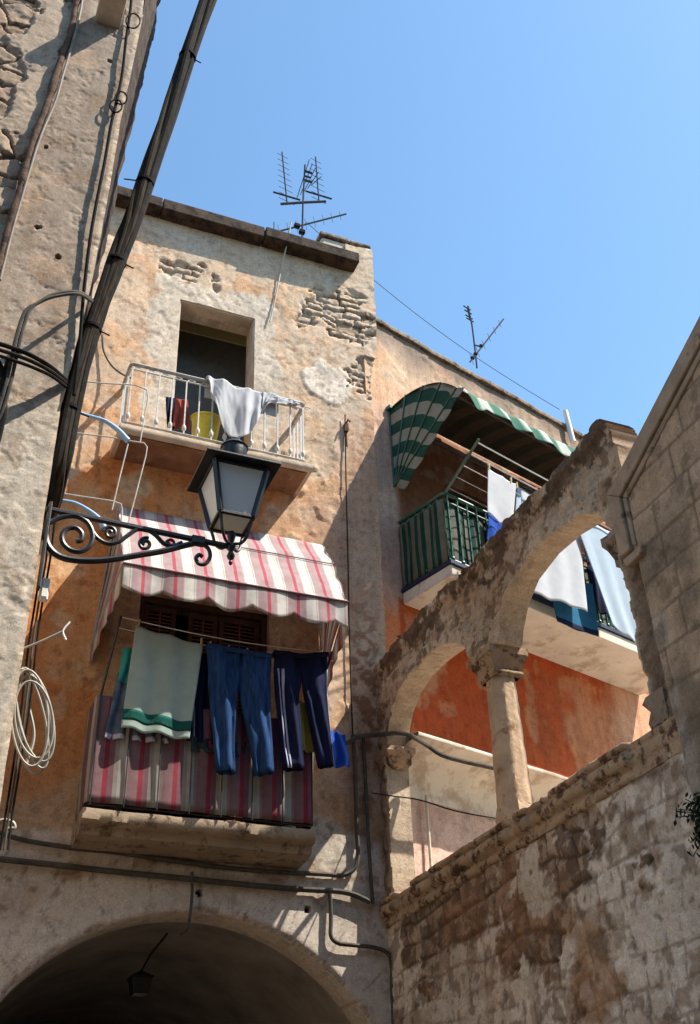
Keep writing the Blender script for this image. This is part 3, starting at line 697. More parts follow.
def arc_col(u, v):
    s = poly_sdf(u, v, ARCH); n1 = fbm(u*1.7, v*1.7, 5, 83); n2 = fbm(u*6, v*6, 5, 84)
    c = mixc((.375, .32, .25), (.47, .41, .33), sstep(.4, .6, n1))
    c = mixc(c, (.52, .455, .37), sstep(-.13, -.10, s)*.6)
    q = np.abs(((np.where(u > 7.6, u-8.8, u-6.5)*1.0)/.31) % 1-.5)*.31
    c = mixc(c, (.17, .12, .09), sstep(.016, .006, q)*sstep(-.19, -.16, s)*.6*(n2 > .42))
    jd, rr = courses(u, v, .26, .42, 188, .02); c = mixc(c, (.13, .09, .065), sstep(.016, .005, jd)*(s < -.17)*.55*(n2 > .45))
    c = mixc(c, (.30, .19, .12), sstep(.52, .6, fbm(u*2.5, v*2.5, 7, 85, .6))*.55)
    c = mixc(c, (.52, .45, .35), sstep(-.022, -.004, s))
    dt = arc_top(u)-v
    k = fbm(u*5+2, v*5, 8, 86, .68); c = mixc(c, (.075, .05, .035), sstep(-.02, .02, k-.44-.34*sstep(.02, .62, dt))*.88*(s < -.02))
    c = mixc(c, (.40, .33, .25), sstep(.54, .57, fbm(u*6, v*6, 7, 185, .65))*sstep(.1, .3, dt)*.5)
    c = mixc(c, (.13, .09, .06), sstep(.57, .60, fbm(u*9, v*9, 6, 186, .65))*.7*(s < -.02))
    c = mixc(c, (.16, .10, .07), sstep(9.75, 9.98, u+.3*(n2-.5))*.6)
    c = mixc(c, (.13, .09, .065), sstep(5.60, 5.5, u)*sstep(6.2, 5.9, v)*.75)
    return c
def arc_disp(u, v):
    s = poly_sdf(u, v, ARCH); dt = arc_top(u)-v
    d = .012*(fbm(u*2.2, v*2.2, 3, 87)-.5)*2+.004*(fbm(u*12, v*12, 5, 88)-.5)*2-.012*sstep(.59, .605, fbm(u*8, v*8, 6, 187, .62))
    d += .008*sstep(-.155, -.145, s)*(s < .05)+.012*sstep(.5, .52, fbm(u*5+2, v*5, 7, 86, .62))
    d += .03*sstep(.14, .10, dt)-.02*sstep(.52, .58, fbm(u*4+2, v*4, 6, 86))
    return d
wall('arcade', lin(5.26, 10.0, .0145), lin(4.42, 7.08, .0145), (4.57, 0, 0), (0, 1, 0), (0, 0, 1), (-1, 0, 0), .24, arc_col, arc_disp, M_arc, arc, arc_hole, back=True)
# rubble wall under it
def lw_parts(u, v):
    jd, rr = courses(u+.10*(fbm(u*1.1, v*1.1, 3, 190)-.5), v+.16*(fbm(u*.9, v*.9, 3, 191)-.5), .21, .34, 90, .05)
    pl = sstep(-.012, .016, fbm(u*1.5, v*1.7, 8, 91, .62)-.445+.12*sstep(3.7, 3.0, v)+.12*sstep(6.9, 5.8, u)-.11*sstep(3.5, 4.15, v)*sstep(5.6, 6.6, u))
    return jd, rr, pl
def lw_col(u, v):
    jd, rr, pl = lw_parts(u, v); n2 = fbm(u*6, v*6, 5, 92); n3 = fbm(u*15, v*15, 4, 93)
    st = mixc((.30, .22, .16), (.46, .39, .315), rr); st = mixc(st, (.33, .19, .10), sstep(.8, .92, rr)*.7); st = mixc(st, (.22, .14, .095), sstep(.5, .62, n2)*.6)
    st = mixc((.10, .075, .055), st, sstep(.004, .024, jd+.02*(n3-.5)))
    pc = mixc((.53, .49, .435), (.66, .625, .57), sstep(.4, .6, fbm(u*2.2, v*2.2, 5, 94)))
    pc = mixc(pc, (.24, .18, .13), sstep(.53, .62, n2)*.65)
    pc = mixc(pc, (.17, .125, .09), sstep(.020, .006, jd+.012*(n3-.5))*.6*(n2 > .40))
    st = mixc(st, (.085, .06, .045), sstep(.50, .54, fbm(u*9, v*9, 7, 193, .65))*.7); pc = mixc(pc, (.56, .53, .47), sstep(.55, .6, fbm(u*3, v*3, 7, 194, .6))*.6)
    c = mixc(st, pc, pl*.92)
    c = mixc(c, (.26, .14, .075), ell(u, v, (7.9, 3.75), .8, .45, .2, .9, 95, 2.5)*.45*(1-pl*.7))
    c = mixc(c, (.30, .165, .075), ell(u, v, (6.7, 3.3), .3, .35, .2, .9, 96, 3)*.65)
    c = mixc(c, (.12, .085, .06), sstep(.60, .67, fbm(u*9, v*9, 4, 97))*.6)
    return c
def lw_disp(u, v):
    jd, rr, pl = lw_parts(u, v)
    d = .03*sstep(0, .035, jd)*(.5+.6*rr)*(1-.75*pl)+.012*pl
    return d+.012*(fbm(u*2.0, v*2.0, 3, 98)-.5)*2+.004*(fbm(u*11, v*11, 5, 99)-.5)*2-.01*sstep(.58, .60, fbm(u*8, v*8, 6, 195, .62))
wall('rubble_wall', lin(5.1, 10.0, .015), np.concatenate([lin(0, 2.2, .2)[:-1], lin(2.2, 4.25, .015)]), (4.585, 0, 0), (0, 1, 0), (0, 0, 1), (-1, 0, 0), .24, lw_col, lw_disp, M_rubble, arc)
prof = [(4.60, 4.21), (4.55, 4.215), (4.535, 4.24), (4.54, 4.275), (4.56, 4.29), (4.555, 4.305), (4.52, 4.315), (4.50, 4.34), (4.497, 4.375), (4.51, 4.405), (4.535, 4.415), (4.535, 4.425), (4.505, 4.435), (4.50, 4.455), (4.51, 4.473), (4.57, 4.478), (4.83, 4.47), (4.845, 4.42), (4.845, 4.22)]
prof = [np.array(p) for p in prof]
ys = np.linspace(5.24, 10.0, 240); P = np.zeros((len(prof), 240, 3))
for i, (x, z) in enumerate(prof):
    jt = 1-np.exp(-((ys*1.15+.2) % 1-.5)**2/.0003)*.7
    nse = fbm(ys*6, ys*0+i*.35, 5, 101)-.5; big = sstep(.56, .66, fbm(ys*2.3, ys*0+4, 4, 102))
    k = 1-.75*big*(.5 < i)
    P[i] = np.stack([4.565+(x-4.565)*np.where(x < 4.56, k*jt, 1)+.022*nse, ys, z+.016*(fbm(ys*5, ys*0+i*.2+9, 4, 103)-.5)-.02*big*(z > 4.4)], 1)
m = MB(); m.grid(P); obj('coping', m, M_stone, arc, smooth=60)
c0 = np.array([4.69, 7.63])
def rough_lathe(prof, x, y, n, seed, amp=.008, square=False, rot=0.):
    V = np.zeros((len(prof), n+1, 3))
    for i, (r, z) in enumerate(prof):
        for k in range(n+1):
            t = 2*math.pi*(k % n)/n+rot
            if square: f = 1/max(abs(math.cos(t)), abs(math.sin(t)))
            else:
                a8 = (t+math.pi/8) % (math.pi/4)-math.pi/8; f = math.cos(math.pi/8)/math.cos(a8)*1.03
            q = r*f+amp*2*(fbm(np.array((k % n)*.9), np.array(z*14.), 4, seed)-.5)
            V[i, k] = (x+q*math.cos(t), y+q*math.sin(t), z)
    mm = MB(); mm.grid(V, flip=True); return mm
zz = np.linspace(4.62, 5.77, 34); colr = rough_lathe([(.145-.018*(z-4.62), z) for z in zz], c0[0], c0[1], 32, 110, .009)
col_ = obj('column', colr, M_column, arc, smooth=50)
obj('base', rough_lathe([(.12, 4.46), (.165, 4.47), (.17, 4.53), (.16, 4.57), (.15, 4.6), (.135, 4.66)], c0[0], c0[1], 32, 111, .016), M_column, col_, smooth=50)
obj('capital', rough_lathe([(.125, 5.74), (.15, 5.765), (.15, 5.785), (.135, 5.80), (.15, 5.85), (.18, 5.905), (.185, 5.93), (.195, 5.935), (.195, 6.0), (.1, 6.005)], c0[0], c0[1], 48, 112, .008, True), M_stone, col_, smooth=50)
# jamb imposts
m = rough_lathe([(.06, 5.74), (.12, 5.78), (.13, 5.86), (.17, 5.9), (.165, 5.95), (.08, 5.97)], 4.69, 9.86, 32, 113, .02, True); obj('impost', m, M_stone, arc, smooth=50)
m = rough_lathe([(.05, 5.68), (.11, 5.74), (.10, 5.80), (.13, 5.88), (.17, 5.93), (.15, 6.0), (.06, 6.05)], 4.66, 5.52, 32, 114, .03, True); obj('impost', m, M_stonedk, arc, smooth=50)
m = rough_lathe([(.10, 4.46), (.11, 4.5), (.09, 4.58), (.11, 4.64), (.09, 4.69), (.06, 4.70)], 4.65, 5.50, 32, 115, .02, True); obj('jamb_base', m, M_stonedk, arc, smooth=50)

# ------------------------------------------------------------------ right building
rb = root('stone_building', (4.9, 1.5, 0), 'ashlar stone wall with a raking moulded gable edge at the right of the loggia', 'building')
def rake(u): return 6.25+(5.43-u)*.472
def rb_hole(u, v):
    edge = np.where(v > 5.62, 5.42, 5.295-.02*(5.62-v)*sstep(5.2, 4.0, v))+.03*(fbm(v*4, v*0, 4, 120)-.5)*sstep(5.7, 5.5, v)
    return np.maximum(u-edge, v-rake(u)+.02)
def rb_col(u, v):
    uu = u; vv = v
    jd, rr = courses(uu, vv, .27, .48, 121, .012); n1 = fbm(u*1.5, v*1.5, 5, 122); n2 = fbm(u*6, v*6, 5, 123)
    c = mixc((.40, .31, .225), (.49, .39, .29), rr); c = mixc(c, (.34, .26, .185), sstep(.45, .62, n2)*.5)
    c = mixc(c, (.14, .12, .095), sstep(.46, .6, fbm(u*1.2+4, v*1.2, 5, 124))*sstep(6.2, 5.3, v)*.75)
    c = mixc(c, (.15, .115, .085), sstep(.016, .005, jd+.008*(n2-.5))*.75)
    c = mixc(c, (.34, .33, .30), sstep(5.10, 5.2, u)*sstep(5.6, 5.3, v)*sstep(.42, .5, n1)*.6)
    return mixc(c, (.12, .10, .08), sstep(.60, .67, fbm(u*8, v*8, 4, 125))*.5)
def rb_disp(u, v):
    jd, rr = courses(u, v, .27, .48, 121, .012)
    return .007*sstep(0, .014, jd)+.006*(rr-.5)+.008*(fbm(u*4, v*4, 5, 126)-.5)*2+.004*(fbm(u*18, v*18, 3, 127)-.5)*2
wall('wall', np.concatenate([lin(-3, 3.4, .2)[:-1], lin(3.4, 5.5, .016)]), np.concatenate([lin(0, 3, .2)[:-1], lin(3, 7.6, .016), lin(7.6, 10.4, .2)[1:]]), (4.5, 0, 0), (0, 1, 0), (0, 0, 1), (-1, 0, 0), .5, rb_col, rb_disp, M_ash, rb, rb_hole)
def rakeline(off, y): return (y, rake(y)-off)
m = MB()
for o0, o1, x0 in ((-.01, .155, 4.452), (.155, .215, 4.476)):
    # raking run
    yA0, yA1 = 5.45-o0*.8, 5.45-o1*.8
    m.prism([(x0, yA0, rake(yA0)-o0), (x0, -3, rake(-3)-o0), (x0, -3, rake(-3)-o1), (x0, yA1, rake(yA1)-o1)], (4.8-x0 if o0 < 0 else 4.52-x0, 0, 0))
    # return down the side
    m.prism([(x0, yA0, rake(yA0)-o0), (x0, yA1, rake(yA1)-o1), (x0, yA1, 5.66+o1*.2), (x0, yA0+.0, 5.70+o0*.2)], (4.52-x0, 0, 0))
obj('moulding', m, M_mould, rb, smooth=0, bevel=.012)
m = MB(); m.prism([(4.452, 5.43, 5.66), (4.452, 5.20, 5.66), (4.452, 5.22, 5.60), (4.452, 5.40, 5.585)], (.06, 0, 0)); obj('moulding_stop', m, M_mould, rb, smooth=0, bevel=.012)

# ------------------------------------------------------------------ left building
lb = root('corner_building', (-1.2, 7, 0), 'sunlit rough plastered wall of the near building at left, rubble showing near its top', 'building')
EX = .527
def lf(pts): return [(float(at(x, y, 5.9)[0]), float(at(x, y, 5.9)[2])) for x, y in pts]
RIDGE = lf([(86, -25), (77, 0), (71, 32), (60, 64), (45, 112), (32, 146), (20, 192), (9, 228), (-3, 275), (-16, 330)])
P_lrub = RIDGE+lf([(-200, 360)])+[(-4, 9), (-4, 14), (.4, 14)]
XE = np.array([(at(x, y, 5.9)[2], at(x, y, 5.9)[0]) for x, y in ((1.5, 794), (62, 400), (90, 290), (100, 240), (111, 180), (121, 120), (134, 60), (146, 0), (152, -30))])
def xedge(v): return np.interp(v, XE[:, 0], XE[:, 1])
def l_hole(u, v): return np.maximum(u-xedge(v)-.006*(fbm(v*6, v*0, 4, 155)-.5), -9)
def l_col(u, v):
    n1 = fbm(u*1.8, v*1.8, 5, 130); n2 = fbm(u*7, v*7, 5, 131); n3 = fbm(u*20, v*20, 4, 132)
    c = mixc((.29, .245, .20), (.34, .295, .245), sstep(.4, .6, n1)); c = mixc(c, (.50, .35, .24), sstep(.55, .66, fbm(u*3, v*3, 5, 133))*.35)  # tan base darkened for the dim light high on this wall
    c = mixc(c, mixc((.43, .40, .345), (.53, .50, .44), sstep(.4, .6, n2)), sstep(7.2, 5.8, v+.8*(n1-.5)))
    c = mixc(c, (.22, .15, .09), sstep(.57, .66, n2)*.4)
    rm = sstep(-.03, .03, poly_sdf(u, v, P_lrub)+.05*(n2-.5))
    f1, e, rid = vor(u*3.1+.9*(fbm(u*4, v*4, 3, 134)-.5), v*5.0+1.1*(fbm(u*4, v*4, 5, 135)-.5), 136)
    sc = mixc((.28, .215, .16), (.39, .32, .25), rid); sc = mixc(sc, (.62, .58, .50), (rid > .93)*.7); sc = mixc(sc, (.25, .18, .12), sstep(.5, .6, n2)*.5)
    sc = mixc((.13, .095, .07), sc, sstep(.02, .09, e+.16*(n3-.5)))
    sc = mixc(sc, (.38, .32, .255), sstep(.57, .60, fbm(u*2.2, v*2.2, 6, 137))*.85)
    c = mixc(c, sc, rm)
    for q, r_ in LH: c = mixc(c, (.02, .017, .014), sstep(r_*1.1, r_*.75, np.hypot(u-q[0], v-q[1])))
    return mixc(c, (.58, .5, .4), sstep(.045, .02, xedge(v)-u)*.8)  # paler strip paints the sunlit arris along the edge
LH = [(lf([(38, 227)])[0], .02), (lf([(58, 257)])[0], .022), (lf([(110, 61)])[0], .022), (lf([(46, 147)])[0], .015)]
def l_disp(u, v):
    n2 = fbm(u*7, v*7, 5, 131); rm = sstep(-.03, .03, poly_sdf(u, v, P_lrub)+.05*(n2-.5))
    f1, e, rid = vor(u*3.1+.9*(fbm(u*4, v*4, 3, 134)-.5), v*5.0+1.1*(fbm(u*4, v*4, 5, 135)-.5), 136)
    d = .012*(fbm(u*1.6, v*1.6, 3, 138)-.5)*2+.0018*(fbm(u*10, v*10, 5, 139)-.5)*2+.002*(fbm(u*34, v*34, 3, 142, .65)-.5)*2
    d -= .005*sstep(.645, .66, fbm(u*9, v*9, 6, 143, .65))
    d += .004*sstep(.5, .512, fbm(u*4, v*4, 7, 140, .6))
    pl = sstep(.57, .60, fbm(u*2.2, v*2.2, 6, 137))
    d += rm*(-.06+(.045*sstep(.0, .13, e+.1*(n2-.5))*(.4+.7*rid)+.02*(fbm(u*12, v*12, 4, 144)-.5))*(1-pl)+.05*pl)
    for q, r_ in LH: d -= .08*sstep(r_*1.05, r_*.85, np.hypot(u-q[0], v-q[1]))
    return d
us = np.concatenate([lin(-5, -.7, .3)[:-1], lin(-.7, .72, .012)]); vs = np.concatenate([lin(0, 2.8, .2)[:-1], lin(2.8, 12.6, .0125)])
wall('wall', us, vs, (0, 5.9, 0), (1, 0, 0), (0, 0, 1), (0, -1, 0), .3, l_col, l_disp, M_left, lb, l_hole)
m = MB(); m.span((-5, 6.2, 0), (-4.7, 9, 12.6)).span((-4.7, 8.7, 0), (.2, 9, 12.6)).span((-5, 6.2, 12.6), (.2, 9, 12.7)).span((.1, 6.2, 0), (.25, 8.7, 12.6))
obj('body', m, M_slab, lb, smooth=0)
ed = [(166, -25), (160, 0), (151, 47), (148, 62), (139, 100), (126, 150), (125, 160), (118, 190), (109, 232), (105, 244), (95, 285), (86, 330), (74, 390), (62, 450), (52, 490)]
zs = np.linspace(at(*ed[-1], 6.5)[2], at(*ed[0], 6.5)[2], 160)
E_ = np.array([at(x, y, 6.5) for x, y in ed])[::-1]
xb = np.interp(zs, E_[:, 2], E_[:, 0])+.05*(fbm(zs*5, zs*0, 5, 150)-.5)
P = np.zeros((9, 160, 3))
for i, t in enumerate(np.linspace(0, 1, 8)):
    P[i] = np.stack([xedge(zs)-.005+np.maximum(xb-xedge(zs), 0)*t+.02*(fbm(zs*7, zs*0+t*6, 4, 151)-.5)*(t > 0), 5.93+.57*t+.0*zs, zs], 1)
P[8] = np.stack([0*zs+.2, 0*zs+6.75, zs], 1)
m = MB(); m.grid(P, flip=True); obj('broken_edge', m, M_eave, lb, smooth=60)
m = MB(); pp = spline([(x, 5.878, z) for x, z in RIDGE], 12); m.tube(pp, [.031+.030*(float(fbm(np.array(i*.45), np.array(0.), 4, 5))-.5) for i in range(len(pp))], 10); obj('shade_ridge', m, M_rust_ridge, lb)  # dark tube stands in for the shadowed step of the plaster
m = MB()
a = at(120, 28, 5.88); m.span((a[0]-.22, 5.60, a[2]), (a[0]+.0, 5.92, a[2]+.10)); sl = obj('stone_ledge', m, M_white_stone, lb, smooth=0, bevel=.012)

# ------------------------------------------------------------------ unseen houses and tower added to shade the alley, behind and beside the viewer
def plain_house(name, label, a, b, col, face, n):
    r = root(name, ((a[0]+b[0])/2, (a[1]+b[1])/2, 0), label, 'house')
    m = MB(); m.span(a, b); obj('wall', m, M_house, r, smooth=0)
    m = MB(); m.span((a[0]-.3, a[1]-.3, b[2]), (b[0]+.3, b[1]+.3, b[2]+.2)); obj('roof', m, M_stonedk, r, smooth=0)
    for i in range(n):
        for z in (4.2, 8.0):
            t = (i+.5)/n; m = MB()
            if face == 'y': x = a[0]+(b[0]-a[0])*t; m.span((x-.5, b[1]+.004, z), (x+.5, b[1]+.05, z+1.8))
            else: y = a[1]+(b[1]-a[1])*t; m.span((a[0]-.05, y-.5, z), (a[0]-.004, y+.5, z+1.8))
            obj('shutter', m, M_shutter, r, smooth=0)
plain_house('opposite_shade_house', 'plain plastered house added unseen behind the viewer to shade the alley', (-9, -13, 0), (8, -5, 13), None, 'y', 5)
plain_house('side_shade_house', 'plain plastered house added unseen beyond the right wall to shade the alley', (7.2, -4.9, 0), (13, 2.0, 12), None, 'x', 3)

SH = np.array([.60, -.37]); SH /= np.linalg.norm(SH); SP = np.array([-SH[1], SH[0]])  # unseen tower added along the sun's direction to shade the lower balcony
tw = root('shadow_tower', (*(SP*9.6+SH*6.5), 0), 'narrow plain tower added out of view at right to cast shade', 'tower')
def tbox(c0_, c1_, s0_, s1_, z0, z1):
    q = SP*(c0_+c1_)/2+SH*(s0_+s1_)/2; mm = MB(); mm.box((*q, (z0+z1)/2), (s1_-s0_, c1_-c0_, z1-z0), ((*SH, 0), (*SP, 0), (0, 0, 1))); return mm
obj('wall', tbox(8.95, 10.2, 5, 8, 0, 15.0), M_house, tw, smooth=0); obj('roof', tbox(8.92, 10.24, 4.95, 8.05, 15.0, 15.15), M_stonedk, tw, smooth=0)
# ------------------------------------------------------------------ red awning
YV = np.array([0, -1., 0])
aw = root('awning', (2.75, 10, 7.1), 'red and white striped hooded awning with a scalloped edge over the lower balcony', 'awning')
prof = [np.array(p) for p in spline([(9.985, 8.42, 0), (9.72, 8.14, 0), (9.47, 7.86, 0), (9.2, 7.45, 0), (9.02, 7.13, 0)], 5)]
prof = [(float(a), float(b)) for a, b in zip(np.interp(np.arange(21), [0, 9, 10, 11, 20], [9.985, 9.545, 9.495, 9.455, 9.02]), np.interp(np.arange(21), [0, 9, 10, 11, 20], [8.42, 7.92, 7.855, 7.785, 7.13]))]; npf = len(prof)
xl = np.linspace(1.62, 1.565, npf); xr = np.linspace(3.98, 3.85, npf); nx = 90
P = np.zeros((nx, npf, 3)); S = np.zeros((nx, npf))
for i, t in enumerate(np.linspace(0, 1, nx)):
    for j, (y, z) in enumerate(prof):
        sag = .018*math.sin(math.pi*((j % 8)/8.))
        P[i, j] = (xl[j]+(xr[j]-xl[j])*t, y+sag*.3, z-sag+.006*(fbm(np.array(t*9), np.array(j*.4), 3, 200)-.5)); S[i, j] = 2.3*t+.20
m = MB(); m.grid(P, S); obj('canopy', m, M_red, aw, solid=.003, smooth=180)
nz = 9; P = np.zeros((nx*2, nz, 3)); S = np.zeros((nx*2, nz))
for i, t in enumerate(np.linspace(0, 1, nx*2)):
    x = 1.57+(3.85-1.57)*t; hgt = .225+.095*abs(math.sin(math.pi*(t*5.2+.1)))
    for j, q in enumerate(np.linspace(0, 1, nz)):
        wv = (.034*q)*math.sin(t*24+1.2*math.sin(t*7))+.03*q*(fbm(np.array(t*16), np.array(q*.8), 3, 201)-.5)
        P[i, j] = (x, 9.016-wv*.8-.015*q, 7.150-(hgt+.03)*q); S[i, j] = 2.3*t+.20
m = MB(); m.grid(P, S); obj('valance', m, M_red, aw, solid=.003, smooth=180)
m = MB(); m.tube([(1.56, 9.004, 7.122), (2.7, 9.004, 7.118), (3.86, 9.004, 7.122)], .012, 8); obj('front_bar', m, M_redcover, aw)
m = MB(); a_, b_ = prof[10]; m.tube([(1.6, a_-.006, b_+.004), (2.7, a_-.006, b_), (3.93, a_-.006, b_+.004)], .006, 6); obj('seam', m, M_redcover, aw)
for nm, xs_, sgn in (('l', xl, -1), ('r', xr, 1)):
    pv = np.array([1.50 if sgn < 0 else 3.97, 9.975, 6.70]); P = np.zeros((npf, 12, 3)); S = np.zeros((npf, 12))
    for j, (y, z) in enumerate(prof):
        for k, q in enumerate(np.linspace(.06, 1, 12)):
            e = np.array([xs_[j], y, z]); P[j, k] = pv+(e-pv)*q+np.array([sgn*(-.03*math.sin(math.pi*q)+.012*math.sin(j*1.3)*q), 0, 0]); S[j, k] = .095*j+.1
    m = MB(); m.grid(P, S); o = obj('side_panel', m, M_red, aw, solid=.003, smooth=180)
    for j in (0, 9, npf-1):
        m = MB(); m.tube([pv, (xs_[j], prof[j][0], prof[j][1])], .011, 6); obj('rib', m, M_railgrey, aw)
    # side valance that trails down from the front bar to the pivot
    P = np.zeros((20, 5, 3)); S = np.zeros((20, 5)); e = np.array([xs_[-1], 9.02, 7.12])
    for i, t in enumerate(np.linspace(0, 1, 20)):
        for k, q in enumerate(np.linspace(0, 1, 5)):
            P[i, k] = e+(pv-e)*t+np.array([.012*math.sin(i*1.5)*q, 0, -(.26-.08*t+.03*math.sin(t*9))*q]); S[i, k] = .9*t+.1
    m = MB(); m.grid(P, S); obj('side_valance', m, M_red, aw, solid=.003, smooth=180)

# ------------------------------------------------------------------ green hood
gh = root('awning', gp(2.5, .1, 9.6), 'green and cream striped hood awning with ribbed side above the green balcony', 'awning')
S0, S1 = .36, 4.5; PZ = 9.56
ths = np.radians(np.linspace(0, 57, 25)); Rr = np.interp(np.degrees(ths), [0, 20, 40, 57], [1.25, 1.34, 1.42, 1.45])
nS = 160; P = np.zeros((nS, 25, 3)); S = np.zeros((nS, 25))
for i, s in enumerate(np.linspace(S0, S1, nS)):
    for j in range(25):
        P[i, j] = gp(s, .03+Rr[j]*math.sin(ths[j]), PZ+Rr[j]*math.cos(ths[j])); S[i, j] = s
m = MB(); m.grid(P, S); obj('canopy', m, M_greentop, gh, solid=.003, smooth=180)
P = np.zeros((25, 24, 3)); S = np.zeros((25, 24))
for j in range(25):
    for k, q in enumerate(np.linspace(.0, 1, 24)):
        sc = 1-.035*abs(math.sin(math.radians(57)*0+math.pi*j/24*4))*(q)
        P[j, k] = gp(S0+.035*q*abs(math.sin(math.pi*j/24*4)), .03+Rr[j]*math.sin(ths[j])*q, PZ+Rr[j]*math.cos(ths[j])*q); S[j, k] = Rr[j]*q*sc+.05
m = MB(); m.grid(P, S); sp = obj('side_panel', m, M_greenside, gh, solid=.003, smooth=180)
for j in (0, 6, 12, 18, 24):
    m = MB(); m.tube([gp(S0-.008, .03, PZ), gp(S0-.008, .03+Rr[j]*math.sin(ths[j]), PZ+Rr[j]*math.cos(ths[j]))], .011, 6); obj('rib', m, M_green, gh)
fo, fz = .03+Rr[-1]*math.sin(ths[-1]), PZ+Rr[-1]*math.cos(ths[-1])
nV = 260; P = np.zeros((nV, 8, 3)); S = np.zeros((nV, 8))
for i, s in enumerate(np.linspace(S0, S1, nV)):
    hgt = .21+.085*abs(math.sin(math.pi*(s-S0)/.42))
    for k, q in enumerate(np.linspace(0, 1, 8)):
        wv = (.02+.05*q)*math.sin((s-S0)*13+1.1*math.sin(s*4))
        P[i, k] = gp(s, fo+.01+wv*.7+.10*q, fz+.03-hgt*q); S[i, k] = s
m = MB(); m.grid(P, S); obj('valance', m, M_greenval, gh, solid=.003, smooth=180)
# side valance: hangs from the front rib
P = np.zeros((26, 6, 3)); S = np.zeros((26, 6)); a = gp(S0, .03, PZ); b = gp(S0, fo, fz)
for i, t in enumerate(np.linspace(0, 1, 26)):
    for k, q in enumerate(np.linspace(0, 1, 6)):
        P[i, k] = a+(b-a)*t+GN*(.17-.05*t)*q+np.array([0, 0, -.13*q])*(1-.5*t)+GD*.012*math.sin(i*1.1)*q; S[i, k] = Rr[-1]*t+.05
m = MB(); m.grid(P, S); obj('side_valance', m, M_greenside, gh, solid=.003, smooth=180)
m = MB(); m.tube([gp(S0, fo-.03, fz-.10), gp(S1, fo-.03, fz-.10)], .016, 7); obj('front_bar', m, M_conduit, gh)
m = MB(); m.tube([gp(S0+.02, .62, PZ+.42), gp(S1, .62, PZ+.42)], .014, 7); obj('cross_bar', m, M_iron, gh)
m = MB(); m.box(gp(S0, .04, PZ+1.25), (.10, .1, .06), GX); obj('wall_bracket', m, M_green, gh, smooth=0, bevel=.01)

# ------------------------------------------------------------------ street lamp
lamp = root('wall_lamp', (.54, 6.0, 5.5), 'black wrought iron lantern with frosted panes on a scrolled wall bracket', 'street lamp')
LX, LY = 1.74, 6.0
def zp(x, y): q = at(40+x/2.6923, 430+y/2.6923, 6.0); return q          # a point of the bracket, in its own vertical plane
arm = MB(); arm.bar(zp(16, 212), zp(505, 313), .034, .030).box(zp(425, 299), (.09, .05, .06))
br = obj('bracket_arm', arm, M_iron, lamp, smooth=0, bevel=.006)
def spiral(cx, cy, r0, r1, a0, turns, n=44): return [zp(cx+(r0+(r1-r0)*t)*math.cos(a0+turns*2*math.pi*t), cy+(r0+(r1-r0)*t)*math.sin(a0+turns*2*math.pi*t)*.92) for t in np.linspace(0, 1, n)]
def scroll(path, r, name='scroll'):
    m = MB(); m.tube(path, r, 8); obj(name, m, M_iron, br)
scroll(spline([zp(18, 245), zp(14, 275), zp(22, 312), zp(48, 338), zp(90, 350), zp(150, 352), zp(210, 346), zp(270, 336), zp(330, 326), zp(390, 311), zp(425, 303)], 6), .021, 'lower_bar')
big = [zp(70, 322)]+spiral(93, 290, 58, 12, math.pi*.62, -1.85, 60)
big = spline([zp(24, 250), zp(55, 236), zp(95, 232), zp(128, 250), zp(142, 282), zp(134, 312), zp(108, 327), zp(80, 322), zp(62, 304), zp(60, 282), zp(74, 266), zp(96, 264), zp(112, 278), zp(110, 296), zp(97, 300)], 6)
scroll(big, .017)
scroll(spline([zp(126, 244), zp(140, 272), zp(158, 294), zp(184, 306), (zp(214, 300)), zp(236, 284), zp(262, 268), zp(290, 270), zp(312, 284), zp(334, 306), zp(360, 312), zp(382, 303)], 6), .015)
scroll(spiral(188, 278, 20, 5, math.pi*1.1, 1.35), .012); scroll(spiral(284, 307, 19, 5, -math.pi*.35, -1.45), .012); scroll(spiral(352, 306, 13, 4, math.pi, 1.1), .010)
scroll(spline([zp(430, 304), zp(452, 318), zp(458, 340), zp(446, 360), zp(428, 360), zp(420, 346), zp(428, 336), zp(438, 342)], 6), .014)
m = MB(); q0, q1 = zp(14, 205), zp(10, 420); m.box((q0+q1)/2, (.02, .06, abs(q0[2]-q1[2])+.05)); obj('wall_plate', m, M_iron, lamp, smooth=0, bevel=.004)
zb, zt = 5.735, 6.105; hb, ht = .115, .185
fr = MB()
for sx in (-1, 1):
    for sy in (-1, 1): fr.bar((LX+sx*hb, LY+sy*hb, zb), (LX+sx*ht, LY+sy*ht, zt), .034, .034)
for h_, z_ in ((hb, zb), (ht, zt-.012)):
    for s in (-1, 1):
        fr.box((LX+s*h_, LY, z_), (.026, 2*h_+.026, .026)); fr.box((LX, LY+s*h_, z_), (2*h_-.026, .026, .026))
lan = obj('lantern_frame', fr, M_iron, lamp, smooth=0, bevel=.004)
for sx, sy in ((1, 0), (-1, 0), (0, 1), (0, -1)):
    ox = np.array([sx, sy, 0.]); tx = np.array([-sy, sx, 0.]); c_ = np.array([LX, LY, 0])
    pl = [c_+ox*(h_-.002)+tx*s*(h_-.012)+np.array([0, 0, z_]) for h_, z_, s in ((hb, zb+.012, -1), (hb, zb+.012, 1), (ht, zt-.02, 1), (ht, zt-.02, -1))]
    m = MB(); m.prism(pl, -ox*.004); obj('glass_pane', m, M_glass, lan, smooth=0)
m = MB(); m.span((LX-hb+.014, LY-hb+.014, zb-.004), (LX+hb-.014, LY+hb-.014, zb)); obj('bottom_pane', m, M_glass, lan, smooth=0)
m = MB(); m.lathe([(.262, 6.108), (.262, 6.122), (.25, 6.13), (.09, 6.25), (.085, 6.26)], (LX, LY, 0), 4, square=True); obj('lantern_roof', m, M_iron, lan, smooth=0, bevel=.003)
